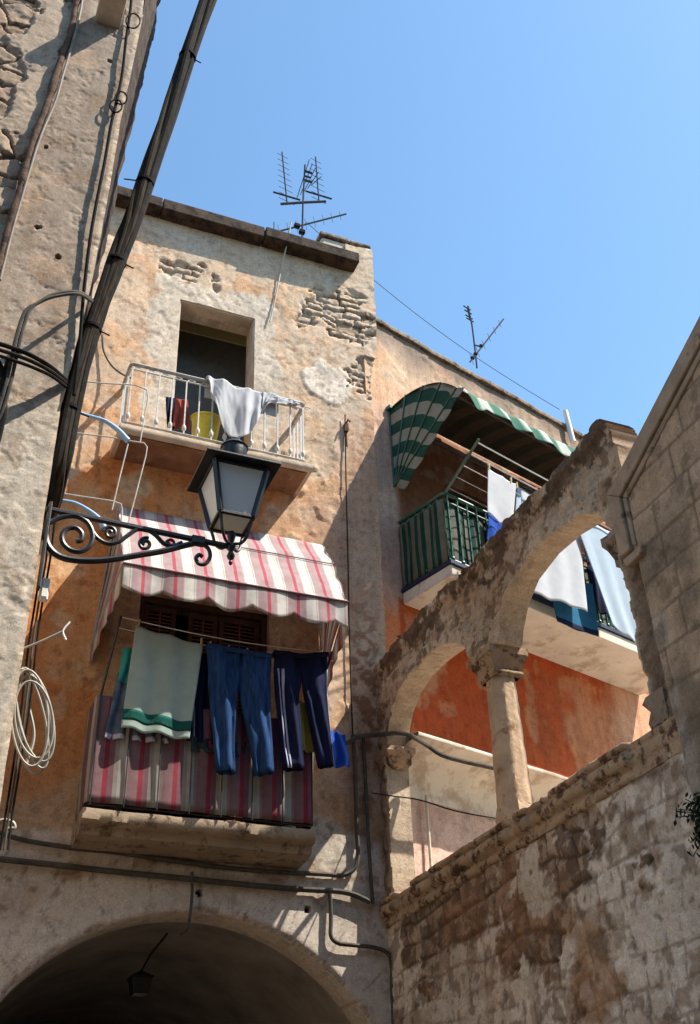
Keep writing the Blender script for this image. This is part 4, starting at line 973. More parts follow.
m = MB(); m.lathe([(.085, 6.255), (.09, 6.27), (.09, 6.36), (.10, 6.365), (.06, 6.41), (.015, 6.43), (.02, 6.45), (.0, 6.47)], (LX, LY, 0), 18); obj('chimney_cap', m, M_iron, lan)
m = MB(); m.lathe([(.0, 5.40), (.011, 5.41), (.014, 5.425), (.008, 5.44), (.022, 5.455), (.028, 5.475), (.02, 5.495), (.014, 5.51), (.03, 5.53), (.03, 5.56), (.016, 5.58), (.022, 5.60), (.03, 5.63), (.022, 5.66), (.0, 5.675)], (LX, LY, 0), 14); obj('finial', m, M_iron, lamp)
for sx in (-1, 1):
    for sy in (-1, 1):
        m = MB(); m.tube(spline([(LX+sx*.018, LY+sy*.018, 5.56), (LX+sx*.055, LY+sy*.055, 5.555), (LX+sx*.085, LY+sy*.085, 5.60), (LX+sx*.10, LY+sy*.10, 5.67), (LX+sx*hb, LY+sy*hb, zb)], 6), .011, 7); obj('cradle_arm', m, M_iron, lamp)

# ------------------------------------------------------------------ washing
def sheet(name, corners, N, mat, label, cat='laundry', group='washing on the lines', nu=40, nv=40, amp=.03, fr_=4., ph=0., flare=.0, ragged=.02, seed=1, smooth=180, border=None, tip=None):
    TL, TR, BR, BL = [np.array(c, float) for c in corners]; N = np.array(N, float); P = np.zeros((nu, nv, 3))
    for i, u in enumerate(np.linspace(0, 1, nu)):
        for j, v in enumerate(np.linspace(0, 1, nv)):
            top = TL+(TR-TL)*u; bot = BL+(BR-BL)*u
            if tip is not None: bot = bot+np.array([0, 0, -1.])*np.interp(u, tip[0], tip[1])
            p = top+(bot-top)*v; k = .25+.75*v
            d = amp*k*math.sin(2*math.pi*(fr_*u+.25*math.sin(3*v+seed))+ph)+amp*1.6*k*float(fbm(np.array(u*fr_*1.4+seed), np.array(v*1.6), 3, seed)-.5)
            sag = -.02*math.sin(math.pi*((u*2) % 1))*(1-v)
            p = p+N*d+np.array([0, 0, sag])+(bot-top)*ragged*float(vnoise(np.array(u*6.), np.array(0.), seed)-.5)*v
            P[i, j] = p
    m = MB(); m.grid(P); o = obj(name, m, mat, None, label, cat, group, solid=.005, smooth=smooth)
    if border is not None:
        a, b, bm = border; j0, j1 = int(a*(nv-1)), int(b*(nv-1)); m = MB()
        for sg in (1, -1): m.grid(P[:, j0:j1+1]+N*sg*.004)
        obj('border_band', m, bm, o, smooth=180, solid=.001)
    return o
def pants(name, mat, rowsL, rowsR, Y, label, depth=.05, seed=1, stripe=None, fold=.032, nseg=36):
    m = MB(); ms = MB(); N = np.array([0, -1., 0])
    for li, rows in enumerate((rowsL, rowsR)):
        A = np.array(spline([at(r[0], r[1], Y) for r in rows], 5)); B = np.array(spline([at(r[2], r[3], Y) for r in rows], 5)); n = len(A); V = []
        sv = []
        for i in range(n):
            c = (A[i]+B[i])/2; h = (B[i]-A[i])/2; t = i/(n-1); dp = depth*(.45+.55*sstep(0., .25, np.array(t)))*(.85+.3*float(vnoise(np.array(t*7), np.array(li*3.), seed)))
            for k in range(nseg):
                a = 2*math.pi*k/nseg; f = 1+.16*(float(fbm(np.array(math.cos(a)*1.7+li*5), np.array(t*3+math.sin(a)), 3, seed))-.5)
                nz = fold*(.7*math.sin(a*5+t*3+seed)+.5*(1-2*abs(((a*1.1+t*1.6+seed) % 1)-.5))+2.2*(float(fbm(np.array(a*1.3+li*9), np.array(t*4.), 3, seed+3))-.5))
                V.append(c+h*math.cos(a)*f+N*(math.sin(a)*dp*(1 if abs(math.cos(a)) < .9 else .8)+nz*abs(math.sin(a))))
            if stripe is not None:
                for a in stripe[li]:
                    k = int(a/(2*math.pi)*nseg) % nseg
                    q = V[-nseg+k]; q2 = V[-nseg+(k+1) % nseg]; sv.append((q+N*.004, q2+N*.004))
        Fc = [(i*nseg+k, i*nseg+(k+1) % nseg, (i+1)*nseg+(k+1) % nseg, (i+1)*nseg+k) for i in range(n-1) for k in range(nseg)]
        m.add(V, [q[::-1] for q in Fc])
        if stripe is not None and stripe[li]:
            ns = len(stripe[li])
            for b in range(ns):
                pts = sv[b::ns]; i0 = 4; V2 = [p for pr in pts[i0:] for p in pr]
                ms.add(V2, [(2*i, 2*i+1, 2*i+3, 2*i+2) for i in range(len(pts)-i0-1)])
    o = obj(name, m, mat, None, label, 'trousers', 'washing on the lines', solid=.004, smooth=180)
    W1 = MB(); a, b = at(rowsL[0][0]-.5, rowsL[0][1], Y), at(rowsR[0][2]+.5, rowsR[0][3], Y); mid = at((rowsL[0][2]+rowsR[0][0])/2, (rowsL[0][3]+rowsR[0][1])/2, Y)
    P = np.array([[p+np.array([0, y, z]) for y, z in ((-.036, -.05), (-.042, -.02), (-.036, .006), (0, .01), (.03, .004), (.03, -.05))] for p in spline([a, (a+mid)/2, mid, (mid+b)/2, b], 6)])
    W1.grid(P); obj('waistband', W1, mat, o, smooth=180, solid=.003)
    if stripe is not None: obj('side_stripe', ms, M_stripew, o, solid=.003, smooth=180)
    return o
YL = 9.40; NY = (0, -1, 0); A_ = lambda x, y, Y=YL: at(x, y, Y)
# lines of the lower balcony
for Y_, (pa, pb) in ((9.40, ((121, 617), (332, 653))), (9.47, ((119, 628), (333, 661)))):
    a, b = at(*pa, Y_), at(*pb, Y_); m = MB(); m.tube([a+(b-a)*t-np.array([0, 0, .05*math.sin(math.pi*t)]) for t in np.linspace(0, 1, 20)], .005, 5)
    obj('clothes_line', m, M_whitewire, None, 'thin white clothes line in front of the lower balcony' if Y_ < 9.45 else 'thin white clothes line behind the front one, lower balcony', 'clothes line', 'clothes lines')
sheet('towel', [A_(136, 625), A_(203, 644), A_(189, 740), A_(121, 727)], NY, M_towel, 'pale mint towel with a dark green patterned border, lower balcony', 'towel', amp=.02, fr_=2.4, seed=3, border=(.83, .94, M_border))
sheet('shirt', [A_(123, 646, 9.47), A_(138, 648, 9.47), A_(136, 684, 9.47), A_(118, 681, 9.47)], NY, M_teal, 'narrow teal garment left of the mint towel', 'garment', amp=.02, fr_=1.5, seed=4)
sheet('denim_skirt', [A_(118, 672, 9.5), A_(146, 677, 9.5), A_(168, 744, 9.5), A_(104, 738, 9.5)], NY, M_jeanlt, 'faded blue denim garment with a frayed hem behind the mint towel', 'garment', amp=.025, fr_=4, seed=5, border=(.93, 1, M_stripew))
sheet('shirt', [A_(192, 650, 9.5), A_(214, 655, 9.5), A_(212, 744, 9.5), A_(186, 742, 9.5)], NY, M_navy, 'dark navy garment hanging between the mint towel and the jeans', 'garment', amp=.025, fr_=2, seed=6)
sheet('flowered_cloth', [A_(190, 735, 9.49), A_(246, 742, 9.49), A_(244, 757, 9.49), A_(191, 751, 9.49)], NY, M_pattern, 'dark flowered cloth low behind the jeans', 'cloth', amp=.02, fr_=4, seed=7)
pants('jeans', M_jean, [(207, 645, 240, 651), (208, 668, 239, 680), (208, 685, 237, 697), (210, 710, 236, 712), (213, 742, 234, 744), (216, 772, 235, 774)],
      [(238, 650, 271, 656), (238, 678, 271, 682), (239, 696, 271, 700), (243, 714, 270, 718), (250, 745, 272, 747), (254, 776, 274, 773)], 9.39, 'blue denim jeans hanging by the waist on the lower balcony line', .055, 11)
pants('track_trousers', M_navy, [(274, 652, 302, 656), (274, 672, 301, 680), (275, 690, 299, 695), (277, 712, 300, 712), (280, 742, 302, 742), (283, 770, 304, 770)],
      [(300, 655, 327, 654), (301, 678, 327, 674), (303, 692, 327, 690), (307, 712, 328, 708), (313, 742, 331, 738), (318, 768, 334, 766)], 9.39, 'dark navy track trousers with pale side stripes right of the jeans', .05, 12,
      stripe=([math.radians(118), math.radians(135)], [math.radians(18)]))
sheet('yellow_cloth', [A_(299, 700, 9.47), A_(317, 704, 9.47), A_(313, 753, 9.47), A_(299, 750, 9.47)], NY, M_ycloth, 'yellow cloth hanging behind the legs of the navy trousers', 'cloth', amp=.02, fr_=1.6, seed=8)
sheet('blue_shirt', [A_(329, 728, 9.5), A_(345, 734, 9.5), A_(351, 766, 9.5), A_(327, 768, 9.5)], NY, M_royal, 'bright royal blue garment at the right end of the lower balcony', 'garment', amp=.03, fr_=2, seed=9)
def peg(p, n, label, group):
    m = MB(); p = np.array(p); r = random.uniform(-.12, .12); ax = (np.array([math.cos(r), 0, math.sin(r)]), np.array([0, 1., 0]), np.array([-math.sin(r), 0, math.cos(r)]))
    m.box(p+np.array([0, -.010, .012]), (.013, .009, .075), ax).box(p+np.array([0, .010, .012]), (.013, .009, .075), ax).box(p+np.array([0, 0, .02]), (.011, .012, .012), ax)
    obj('clothespin', m, M_peg, None, label, 'clothespin', group, smooth=0)
for px, py in ((139, 624), (201, 643), (210, 646), (229, 650), (247, 653), (268, 656), (277, 653), (324, 655)):
    peg(at(px, py, 9.39), 0, 'small wooden clothespin gripping washing on the lower balcony line', 'clothespins of the lower line')

# upper balcony: white cloth over the rail, tub and cloths behind it
def drape(name, top, bot, back, Y, mat, label, nv=34, nu=60, amp=.02, seed=1):
    T = np.array(spline([at(*p, Y) for p in top], 12)); B = np.array(spline([at(*p, Y) for p in bot], 12)); nu = min(len(T), len(B))
    T = T[np.linspace(0, len(T)-1, nu).astype(int)]; B = B[np.linspace(0, len(B)-1, nu).astype(int)]; rows = []
    for i in range(nu):
        u = i/(nu-1); r = []
        t = T[i].copy()
        for q in np.linspace(back, 0, 8): r.append(t+np.array([0, .07, -q]))
        r.append(t+np.array([0, .03, .02]))
        for v in np.linspace(0, 1, nv):
            p = t+(B[i]-t)*v; d = amp*(.4+v)*math.sin(u*26+2.5*v+1.5*math.sin(u*9))+amp*2*(float(fbm(np.array(u*8.), np.array(v*2), 3, seed))-.5); p = p+np.array([0, -d-.01, 0]); r.append(p)
        rows.append(r)
    m = MB(); m.grid(np.array(rows)); return obj(name, m, mat, None, label, 'cloth', 'washing on the lines', solid=.006, smooth=180)
drape('white_cloth', [(207, 377), (216, 379), (226, 382), (237, 388), (247, 388), (258, 392), (268, 394), (278, 397)],
      [(210, 390), (215, 404), (222, 424), (231, 437), (242, 438), (252, 430), (260, 416), (268, 405), (278, 402)], .25, 9.47, M_cw, 'crumpled white cloth draped over the upper balcony rail', amp=.022, seed=21)
drape('white_cloth', [(262, 393), (272, 394), (282, 398), (292, 400), (299, 403)], [(262, 408), (268, 402), (282, 405), (292, 404), (299, 406)], .05, 9.475, M_cw, 'twisted end of white cloth lying along the right of the upper rail', amp=.012, seed=22)
c_ = at(205, 428, 9.72); tub = MB(); ax = (np.array([1, 0, 0.]), np.array([0, .98, .2]), np.array([0, -.2, .98]))
tub.lathe([(.0, .0), (.13, .0), (.165, .40), (.18, .402), (.18, .42), (.158, .42), (.122, .02), (.0, .015)], (c_[0], 9.76, 9.21), 24, ax); obj('plastic_tub', tub, M_yellow, None, 'yellow plastic tub standing behind the upper balcony railing', 'tub')
sheet('red_cloth', [at(176, 398, 9.66), at(188, 399, 9.66), at(190, 430, 9.66), at(172, 428, 9.66)], NY, M_redcloth, 'brick red cloth hanging left of the yellow tub on the upper balcony', 'cloth', amp=.03, fr_=2, seed=23)
sheet('dark_cloth', [at(166, 396, 9.72), at(175, 397, 9.72), at(176, 428, 9.72), at(166, 426, 9.72)], NY, M_navy, 'dark navy cloth beside the red cloth behind the upper railing', 'cloth', amp=.03, fr_=2, seed=24)

# rear balcony washing
def G_(x, y, o=1.42): return atg(x, y, o)
sheet('white_cloth', [G_(488, 468), G_(516, 484), G_(512, 524), G_(487, 512)], GN, M_cw, 'small white cloth pegged at the near end of the green balcony rack', 'cloth', amp=.01, fr_=1.2, seed=31, tip=([0, .5, 1], [0, .06, 0]))
sheet('white_cloth', [G_(517, 486, 1.0), G_(552, 506, 1.0), G_(548, 540, 1.0), G_(514, 522, 1.0)], GN, M_sheer, 'bluish white cloth beside the small white one, half hidden by the arcade', 'cloth', amp=.01, fr_=1.6, seed=32)
sheet('blue_shirt', [G_(488, 512, .86), G_(512, 524, .86), G_(512, 552, .86), G_(488, 540, .86)], GN, M_royal, 'blue garment below the small white cloth on the green balcony', 'garment', amp=.02, fr_=1.6, seed=33)
sheet('white_sheet', [G_(520, 488, 1.2), G_(578, 520, 1.2), G_(587, 612, 1.2), G_(530, 592, 1.2)], GN, M_cw, 'long white sheet seen through the larger arch, left of the dark gap', 'sheet', amp=.012, fr_=2.6, seed=34)
sheet('blue_towel', [G_(549, 570, 1.05), G_(592, 584, 1.05), G_(598, 637, 1.05), G_(557, 622, 1.05)], GN, M_tealblue, 'teal blue towel with a navy hem below the white sheet', 'towel', amp=.012, fr_=1.3, seed=35, border=(.92, 1, M_navy))
sheet('dark_garment', [G_(584, 545, .98), G_(606, 556, .98), G_(614, 618, .98), G_(597, 612, .98)], GN, M_navy, 'dark garment in the gap between the two long white sheets', 'garment', amp=.025, fr_=2, seed=36)
sheet('white_sheet', [G_(572, 512, 1.25), G_(612, 532, 1.25), G_(648, 652, 1.25), G_(612, 626, 1.25)], GN, M_sheer, 'long slanting bluish white sheet beside the right jamb of the large arch', 'sheet', amp=.012, fr_=2.2, seed=37)
for px, py in ((489, 467), (511, 481), (517, 486)):
    peg(G_(px, py), 0, 'pale clothespin on the green balcony washing rack', 'clothespins of the green rack')

# ------------------------------------------------------------------ drying frames beside the upper balcony
def frame(label, blue, wire, Y):
    r_ = root('drying_frame', at(*blue[0], Y), label, 'drying rack', 'wire drying frames')
    b = spline([at(*p, Y) for p in blue], 6); n = len(b)
    m = MB(); m.tube(b, [.015+.020*(i/(n-1))**1.5 for i in range(n)], 9); obj('support_arm', m, M_blue, r_)
    for wp in wire: m = MB(); m.tube(spline([at(*p, Y) for p in wp], 1), .0075, 6); obj('wire_loop', m, M_faint, r_)
frame('upper white wire drying frame on a pale blue curved arm', [(76, 412), (90, 416), (105, 421), (118, 430), (128, 441)],
      [[(76, 433), (110, 437), (130, 441), (144, 443), (147, 447), (146, 455), (137, 490), (128, 524)], [(60, 379), (100, 383), (135, 385), (147, 390), (148, 398), (143, 425), (140, 443)], [(128, 444), (119, 480), (112, 510)]], 9.3)
frame('lower white wire drying frame on a pale blue curved arm behind the lamp bracket', [(61, 500), (75, 503), (88, 510), (99, 519), (104, 528)],
      [[(60, 493), (85, 497), (112, 501), (121, 504), (122, 510), (121, 530)]], 9.3)

# ------------------------------------------------------------------ cables
def cable(name, pts, r, mat, label, cat='cable', group=None, parent=None, k=7, n=7):
    m = MB(); m.tube(spline(pts, k), r, n); return obj(name, m, mat, parent, label, cat, group)
bp_ = [(227, -55), (208, 0), (190, 50), (173, 100), (156, 150), (141, 195), (131, 225), (117, 262), (102, 302), (88, 342), (72, 402), (60, 460), (52, 502), (38, 530), (20, 555)]
bY = np.interp(np.arange(len(bp_)), [0, 11, 12, 15], [6.15, 6.05, 6.2, 6.5])
cb = root('cable_bundle', at(50, 508, 6.05), 'thick bundle of dark overhead cables crossing in front of the left wall to the lamp', 'cable bundle')
C0 = np.array(spline([at(x, y, Y) for (x, y), Y in zip(bp_, bY)], 7)); nC = len(C0); random.seed(5)
for k in range(9):
    ph = 2*math.pi*k/8; rr = (.045 if k < 8 else 0.); V = []
    for i in range(nC):
        t = i/(nC-1); a = ph+t*3.2+.5*math.sin(t*9+k); sc = 1.+.25*math.sin(t*23+k*2)*.4+.2*(fbm(np.array(t*14), np.array(k*3.), 2, 160)-.5); w_ = (1.05-.3*t)
        V.append(C0[i]+np.array([math.cos(a), .8*math.sin(a), .1*math.sin(a)])*rr*sc*w_*(1.22-.2*t))
    m = MB(); m.tube(V, [(.021+.006*(k % 3))*(1 if k < 8 else 1.5)*(1+.25*(float(vnoise(np.array(i*.21), np.array(k*2.), 9))-.5)) for i in range(nC)], 8); obj('cable_strand', m, (M_cablebrown, M_cable, M_cable, M_cablebrown)[k % 4], cb)
for f in (.16, .34, .5, .62, .72):
    i = int(f*nC); m = MB(); d = C0[i+1]-C0[i]; d /= np.linalg.norm(d); m.tube([C0[i]-d*.012, C0[i]+d*.012], .078*(1.1-.3*f), 12); obj('cable_tie', m, M_blackcable, cb)
    e = C0[i]+np.array([-.17 if f == .34 else .13, 0, -.02]); m = MB(); m.tube([C0[i], (C0[i]+e)/2+np.array([0, 0, .01]), e], .006, 5); obj('tie_end', m, M_blackcable, cb)
L_ = lambda x, y, Y=5.86: at(x, y, Y)
cable('cable', [L_(132, -15), L_(131, 4), L_(129, 20), L_(126, 40), L_(122, 75), L_(115, 108), L_(111, 125), L_(105, 160), L_(99, 190), L_(96, 205), L_(90, 240), L_(84, 290), L_(80, 340), L_(74, 395)], .013, M_blackcable, 'black cable with small loops running down the left wall edge')
for (cx, cy), r_ in (((133, 21), 7), ((116, 106), 6), ((121, 98), 6)):
    m = MB(); m.tube([L_(cx+r_*math.cos(a), cy+r_*1.05*math.sin(a), 5.845) for a in np.linspace(0, 2*math.pi, 25)[:-1]], .007, 6, True)
    obj('cable_loop', m, M_blackcable, None, 'small black loop twisted off the wall cable'+(' at the very top' if cy < 50 else (' near the middle, upper one' if cy < 100 else ' near the middle, lower one')), 'cable', 'cable loops')
cable('cable', [L_(84, -10), L_(79, 18), L_(72, 45), L_(63, 75), L_(56, 100), L_(44, 128), L_(36, 150), L_(24, 190), L_(12, 232), L_(0, 280)], .011, M_cablelight, 'pale dusty cable strapped along the dark drainpipe')
for d in (0, 4.5):
    cable('cable', [L_(-8+d, 430, 5.8), L_(3+d, 395, 5.76), L_(9+d, 370, 5.74), L_(16+d, 338, 5.7), L_(25+d, 312-d*.3, 5.68), L_(38+d*.6, 300-d*.3+3, 5.68), L_(55, 294+d*.5, 5.68), L_(78, 292+d*.4, 5.72), L_(92, 300+d*.3, 5.86)], .0125, M_conduit,
          'grey cable arching over the left wall, '+('outer of the pair' if d == 0 else 'inner of the pair'), 'cable', 'arching cables')
for i, d in enumerate((0, 6, 12)):
    cable('cable', [L_(-40, 336+d, 5.62), L_(-8, 342+d, 5.66), L_(18, 350+d, 5.70), L_(36, 358+d*.9, 5.73), L_(52, 368+d*.7, 5.78), L_(68, 382+d*.5, 5.9)], .016-.002*i, (M_cable, M_cablebrown, M_cable)[i], ('uppermost', 'middle', 'lowest')[i]+' of three cables joining the big bundle from the left', 'cable', 'cables from the left')
cable('cable', [L_(-12, 470, 5.8), L_(0, 430, 5.8), L_(4, 400, 5.78), L_(2, 372, 5.75), L_(-10, 350, 5.7)], .022, M_blackcable, 'black cable knotted at the left picture edge')
cable('cable', [L_(-12, 450, 5.82), L_(5, 415, 5.8), L_(1, 388, 5.8), L_(8, 360, 5.76)], .016, M_cablebrown, 'brown cable beside the black one at the left picture edge')
for i, dx in enumerate((0, 4, 8)):
    cable('cable', [at(47+dx, 520, 6.1), at(42+dx, 560, 6.12), at(34+dx*.9, 610, 6.13), at(28+dx, 650, 6.14), at(20+dx, 720, 6.14), at(8+dx*.8, 800, 6.14), at(0+dx, 850, 6.14)], .007, (M_blackcable, M_conduit, M_cable)[i], ('left', 'middle', 'right')[i]+' of three cables dropping behind the left wall edge', 'cable', 'dropping cables')
m = MB(); c_ = at(44.5, 590, 6.08); m.box(c_, (.05, .045, .15)); jb = obj('junction_box', m, M_plastic, None, 'small white junction box below the lamp bracket', 'junction box', smooth=0, bevel=.008)
m = MB(); m.box(c_+np.array([0, -.025, 0]), (.036, .006, .12)); obj('lid', m, M_plastic, jb, smooth=0, bevel=.002)
# coiled cable
co_ = root('cable_coil', at(33, 770, 6.15), 'coil of ivory cable hung on the wall below the lamp', 'cable coil'); random.seed(9)
for k in range(6):
    cx, cy = 33+random.uniform(-4, 3), 720+random.uniform(-5, 5); a_, b_ = 19+random.uniform(-8, 3), 48+random.uniform(-12, 5); tl = random.uniform(-.22, .16); dy = random.uniform(-.03, .03)
    V = [at(cx+a_*math.cos(t)*math.cos(tl)-b_*math.sin(t)*math.sin(tl), cy+b_*math.sin(t)*math.cos(tl)+a_*math.cos(t)*math.sin(tl), 6.02+dy+.03*math.sin(t)) for t in np.linspace(0, 2*math.pi, 40)[:-1]]
    m = MB(); m.tube(V, .0065, 7, True); obj('cable_turn', m, M_whitecable, co_)
cable('cable', [at(30, 672, 6.17), at(28, 700, 6.15), at(34, 735, 6.15), at(26, 765, 6.15)], .009, M_whitecable, None, None, None, co_)
hk = root('wall_hook', at(24, 646, 6.15), 'pale metal hook rod sticking out above the cable coil', 'hook')
m = MB(); m.tube(spline([at(20, 650, 6.15), at(40, 642, 6.1), at(62, 632, 6.05)], 5), .008, 7); obj('rod', m, M_faint, hk)
m = MB(); m.tube(spline([at(70, 622, 6.05), at(64, 629, 6.05), at(63, 633, 6.05), at(66, 640, 6.05)], 5), .006, 6); obj('fork', m, M_whitewire, hk)
cable('cable_stub', spline([at(-4, 822, 6.3), at(5, 820, 6.3), at(13, 823, 6.3), at(14, 828, 6.3), at(6, 829, 6.3)], 3), .012, M_whitecable, 'short white cable end curling from the lower left wall', 'cable')
# conduits on the house front
cable('conduit', [at(x, y, 9.96) for x, y in ((-12, 828), (9, 836), (34, 842), (75, 848), (114, 852), (229, 868), (320, 874), (343, 875))]+[at(x, y, 9.95) for x, y in ((355, 868), (358, 855), (357, 830), (355, 768), (353, 735))], .022, M_conduit, 'upper grey conduit along the front turning up beside the lower balcony', 'conduit', 'conduits on the front', k=8)
cable('wire', [at(x, y, 9.962) for x, y in ((353, 740), (351, 690), (349, 620), (348, 560), (346, 480), (345, 415))], .008, M_cable, 'thin dark wire running up the front from the bent conduit')
cable('conduit', [at(x, y, 9.95) for x, y in ((-12, 858), (9, 860), (57, 865), (110, 871), (171, 877), (240, 884), (297, 889), (335, 891), (352, 894), (364, 899), (370, 902))], .027, M_conduit, 'lower thick grey conduit running above the arch', 'conduit', 'conduits on the front')
cable('conduit', [at(x, y, 9.955) for x, y in ((363, 735), (365, 768), (368, 830), (371, 880), (373, 904))], .018, M_conduit, 'thin vertical conduit beside the loggia corner', 'conduit', 'conduits on the front')
cable('conduit', [at(x, y, 9.955) for x, y in ((326, 890), (330, 896), (331, 920), (331, 936), (338, 943), (352, 945), (372, 947), (386, 952), (391, 962), (392, 990), (394, 1030))], .020, M_conduit, 'grey conduit stepping down to the right of the arch', 'conduit', 'conduits on the front')
cable('conduit', [at(x, y, 9.93) for x, y in ((192, 872), (192, 895), (190, 916), (187, 928))]+[at(180, 934, 10.1)], .015, M_conduit, 'short conduit dropping from the thick one into the arch', 'conduit', 'conduits on the front')
cable('cable', [at(345, 744, 9.93), at(358, 737, 9.92), at(374, 735, 9.88), atx(386, 734, 4.53), atx(400, 733, 4.53), atx(413, 737, 4.6), at(428, 746, 9.6), at(442, 755, 9.5), at(462, 761, 9.5), at(485, 766, 9.5), at(510, 772, 9.6)], .024, M_conduit, 'grey cable swagging across the small arch of the loggia')
cable('wire', [at(372, 793, 9.9), atx(392, 796, 4.5), atx(420, 800, 4.52), atx(460, 812, 4.56), at(520, 822, 9.9)], .006, M_blackcable, 'thin dark wire crossing the small arch near the parapet')
cable('wire', [at(388, 812, 10.2), at(430, 807, 10.3), at(478, 795, 10.4), at(540, 780, 10.6)], .005, M_conduit, 'thin grey wire rising behind the column')
cable('wire', [at(291, 222, 9.80), at(288, 240, 9.84), at(282, 265, 9.95), at(274, 305, 9.97), at(270, 322, 9.97)], .010, M_whitecable, 'white aerial wire running from the eave down to the upper door')
cable('wire', [at(102, 335, 9.96), at(104, 352, 9.96), at(112, 366, 9.92), at(122, 374, 9.85), at(131, 378, 9.7)], .011, M_conduit, 'grey wire curving to the left end of the upper railing')
p0, p1 = at(306, 222, 10.8), atg(560, 412, -.2); p1 = p1+np.array([0, 0, .05])
cable('wire', [p0+(p1-p0)*t-np.array([0, 0, .25*math.sin(math.pi*t)]) for t in np.linspace(0, 1, 9)], .005, M_conduit, 'thin wire strung over the roofs between the two aerials')
p0, p1 = at(300, 218, 10.8), at(120, 262, 6.2); 
# passage lantern
pl = root('passage_lamp', at(140, 996, 11.6), 'small dark lantern hanging under the arch vault', 'lamp')
c_ = at(140, 985, 11.6); m = MB(); m.lathe([(.075, -.09), (.08, -.08), (.10, .05), (.115, .06), (.115, .07), (.03, .12), (.0, .13)], c_, 4, square=True); obj('lamp_body', m, M_iron, pl, smooth=0, bevel=.005)
m = MB(); m.lathe([(.062, -.096), (.062, -.09)], c_, 4, square=True); obj('glass_pane', m, M_railgrey, pl, smooth=0)
m = MB(); m.tube([c_+np.array([0, 0, .12]), at(150, 955, 11.3), at(167, 934, 10.6)], .010, 6); obj('lamp_cord', m, M_cable, pl)
# faded remains of iron fixings
def wallbit(p, label, seed):
    random.seed(seed); m = MB(); p = np.array(p)
    m.box(p, (.05, .05, .12)); m.tube([p+np.array([0, 0, .06]), p+np.array([.01, -.05, .10]), p+np.array([.02, -.08, .05])], .012, 6); m.tube([p+np.array([0, 0, -.05]), p+np.array([0, -.01, -.3])], .010, 6)
    obj('iron_bracket', m, M_rust_ridge, None, label, 'bracket', smooth=0)
wallbit(at(346, 428, 9.97), 'rusty iron fixing on the front wall near the conduit top', 1)

# ------------------------------------------------------------------ aerials
def yagi(par, a, b, n, half, axis, r=.010):
    a, b = np.array(a), np.array(b); m = MB(); m.tube([a, (a+b)/2, b], r, 6); bo = obj('boom', m, M_alu, par)
    for k in range(n):
        p = a+(b-a)*(k+.3)/n; h = half*(1-.35*k/n); m = MB(); m.tube([p-np.array(axis)*h, p, p+np.array(axis)*h], .004, 5); obj('element', m, M_alu, bo)
an = root('roof_aerial', at(302, 236, 10.8), 'tall roof aerial with two upright combs and a slanting boom on the peach house', 'aerial')
YA = 10.8; T_ = lambda x, y, Y=YA: at(x, y, Y)
m = MB(); m.tube([T_(302, 242), T_(303, 203), T_(305, 165)], .015, 8); obj('mast', m, M_alu, an)
m = MB(); m.tube([T_(281, 204), T_(303, 202.5), T_(325.5, 201.5)], .022, 7); obj('cross_bar', m, M_alu, an)
for a, b, n in (((287, 203), (282, 152), 9), ((319, 202), (315.5, 157), 8)):
    yagi(an, T_(*a), T_(*b), n, .14, (.97, .2, 0), .011)
    m = MB(); q = T_(a[0]-.3, a[1]-7); m.tube([q-np.array([.22, 0, 0]), q, q+np.array([.22, 0, 0])], .016, 6); obj('reflector_bar', m, M_alu, an)
yagi(an, T_(276, 232), T_(346, 214), 8, .20, (0, .25, .97), .014)
m = MB(); c_ = T_(305, 176)
for k in range(5): m.tube([c_+np.array([-.10+.06*k, .1, -.45+.1*k]), c_+np.array([.04+.05*k, -.1, .30-.08*k])], .007, 5)
m.tube([c_+np.array([-.02, 0, -.1]), c_+np.array([.12, 0, -.1])], .022, 6).tube([c_+np.array([0, 0, .12]), c_+np.array([.12, 0, .12])], .022, 6).tube([c_+np.array([0, 0, .0]), c_+np.array([.1, 0, .0])], .018, 6); obj('grid_panel', m, M_alu, an)
for q in ((297, 226), (302, 232)): m = MB(); m.box(T_(*q), (.09, .07, .07)); obj('clamp', m, M_blackcable, an, smooth=0, bevel=.01)
m = MB(); m.tube([T_(274, 236), T_(274, 222)], .008, 5); obj('stay', m, M_alu, an)
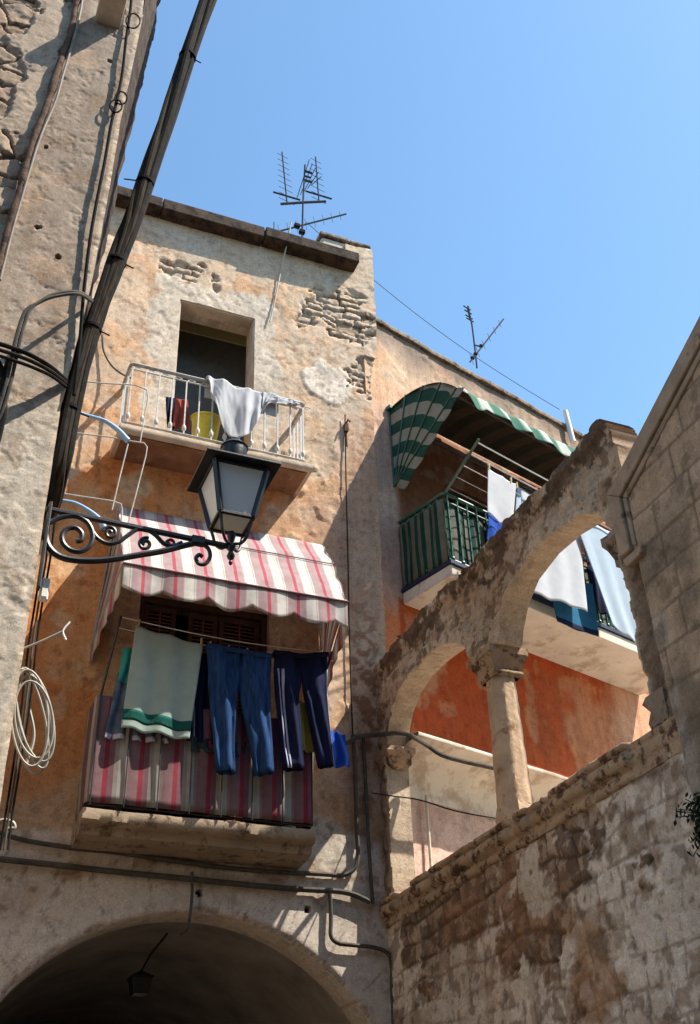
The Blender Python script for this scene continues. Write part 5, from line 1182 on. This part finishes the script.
an2 = root('roof_aerial', atg(476, 364, -.6), 'small V shaped roof aerial above the green hood', 'aerial'); H_ = lambda x, y: atg(x, y, -.6)
m = MB(); m.tube([H_(477, 368), H_(474.5, 345), H_(472, 325), H_(468, 306)], .014, 7); obj('mast', m, M_alu, an2)
yagi(an2, H_(470, 362), H_(503.5, 319), 6, .10, (.3, .1, -.9), .014)
m = MB(); m.tube([H_(474, 345), H_(481, 346.5)], .014, 6); obj('cross_arm', m, M_alu, an2)
m = MB()
for (x, y) in ((467, 308), (468, 312), (469, 317), (470, 320)): q = H_(x, y); m.tube([q-GD*.08, q+GD*.08], .012, 6)
m.tube([H_(467, 308), H_(468.5, 314), H_(470, 320)], .008, 5); obj('dipole', m, M_alu, an2)
for q in ((475.5, 354), (472.5, 358), (481, 346)): m = MB(); m.box(H_(*q), (.06, .05, .05)); obj('clamp', m, M_blackcable, an2, smooth=0, bevel=.01)

# ------------------------------------------------------------------ caper plant in the wall joint
cp = root('wall_plant', (4.46, 5.16, 3.62), 'dark green plant growing from the joint low on the right wall', 'plant'); random.seed(12)
ms, mf = MB(), MB(); c_ = np.array([4.50, 5.08, 3.66])
for k in range(34):
    d = np.array([random.uniform(-.8, -.05), random.uniform(-.3, .9), random.uniform(-.5, .75)]); d /= np.linalg.norm(d); L = random.uniform(.10, .26)
    e = c_+d*L-np.array([0, 0, .05*L]); pth = spline([c_, c_+d*L*.5+np.array([0, 0, .015]), e], 5); ms.tube(pth, .003, 4)
    for q in range(5, len(pth), 1):
        for _ in range(3):
            p = np.array(pth[q]); n_ = np.random.RandomState(k*50+q*3+_).randn(3); n_ /= np.linalg.norm(n_); u_ = np.cross(n_, d); u_ /= np.linalg.norm(u_)+1e-9; w_ = np.cross(n_, u_); s_ = random.uniform(.012, .026)
            b_ = p+u_*.01; mf.add([b_, b_+u_*s_+w_*s_*.45+n_*.002, b_+u_*s_*2.0, b_+u_*s_-w_*s_*.45+n_*.002], [(0, 1, 2, 3)])
obj('stems', ms, M_leafdk, cp); obj('foliage', mf, M_leafdk, cp, smooth=0)
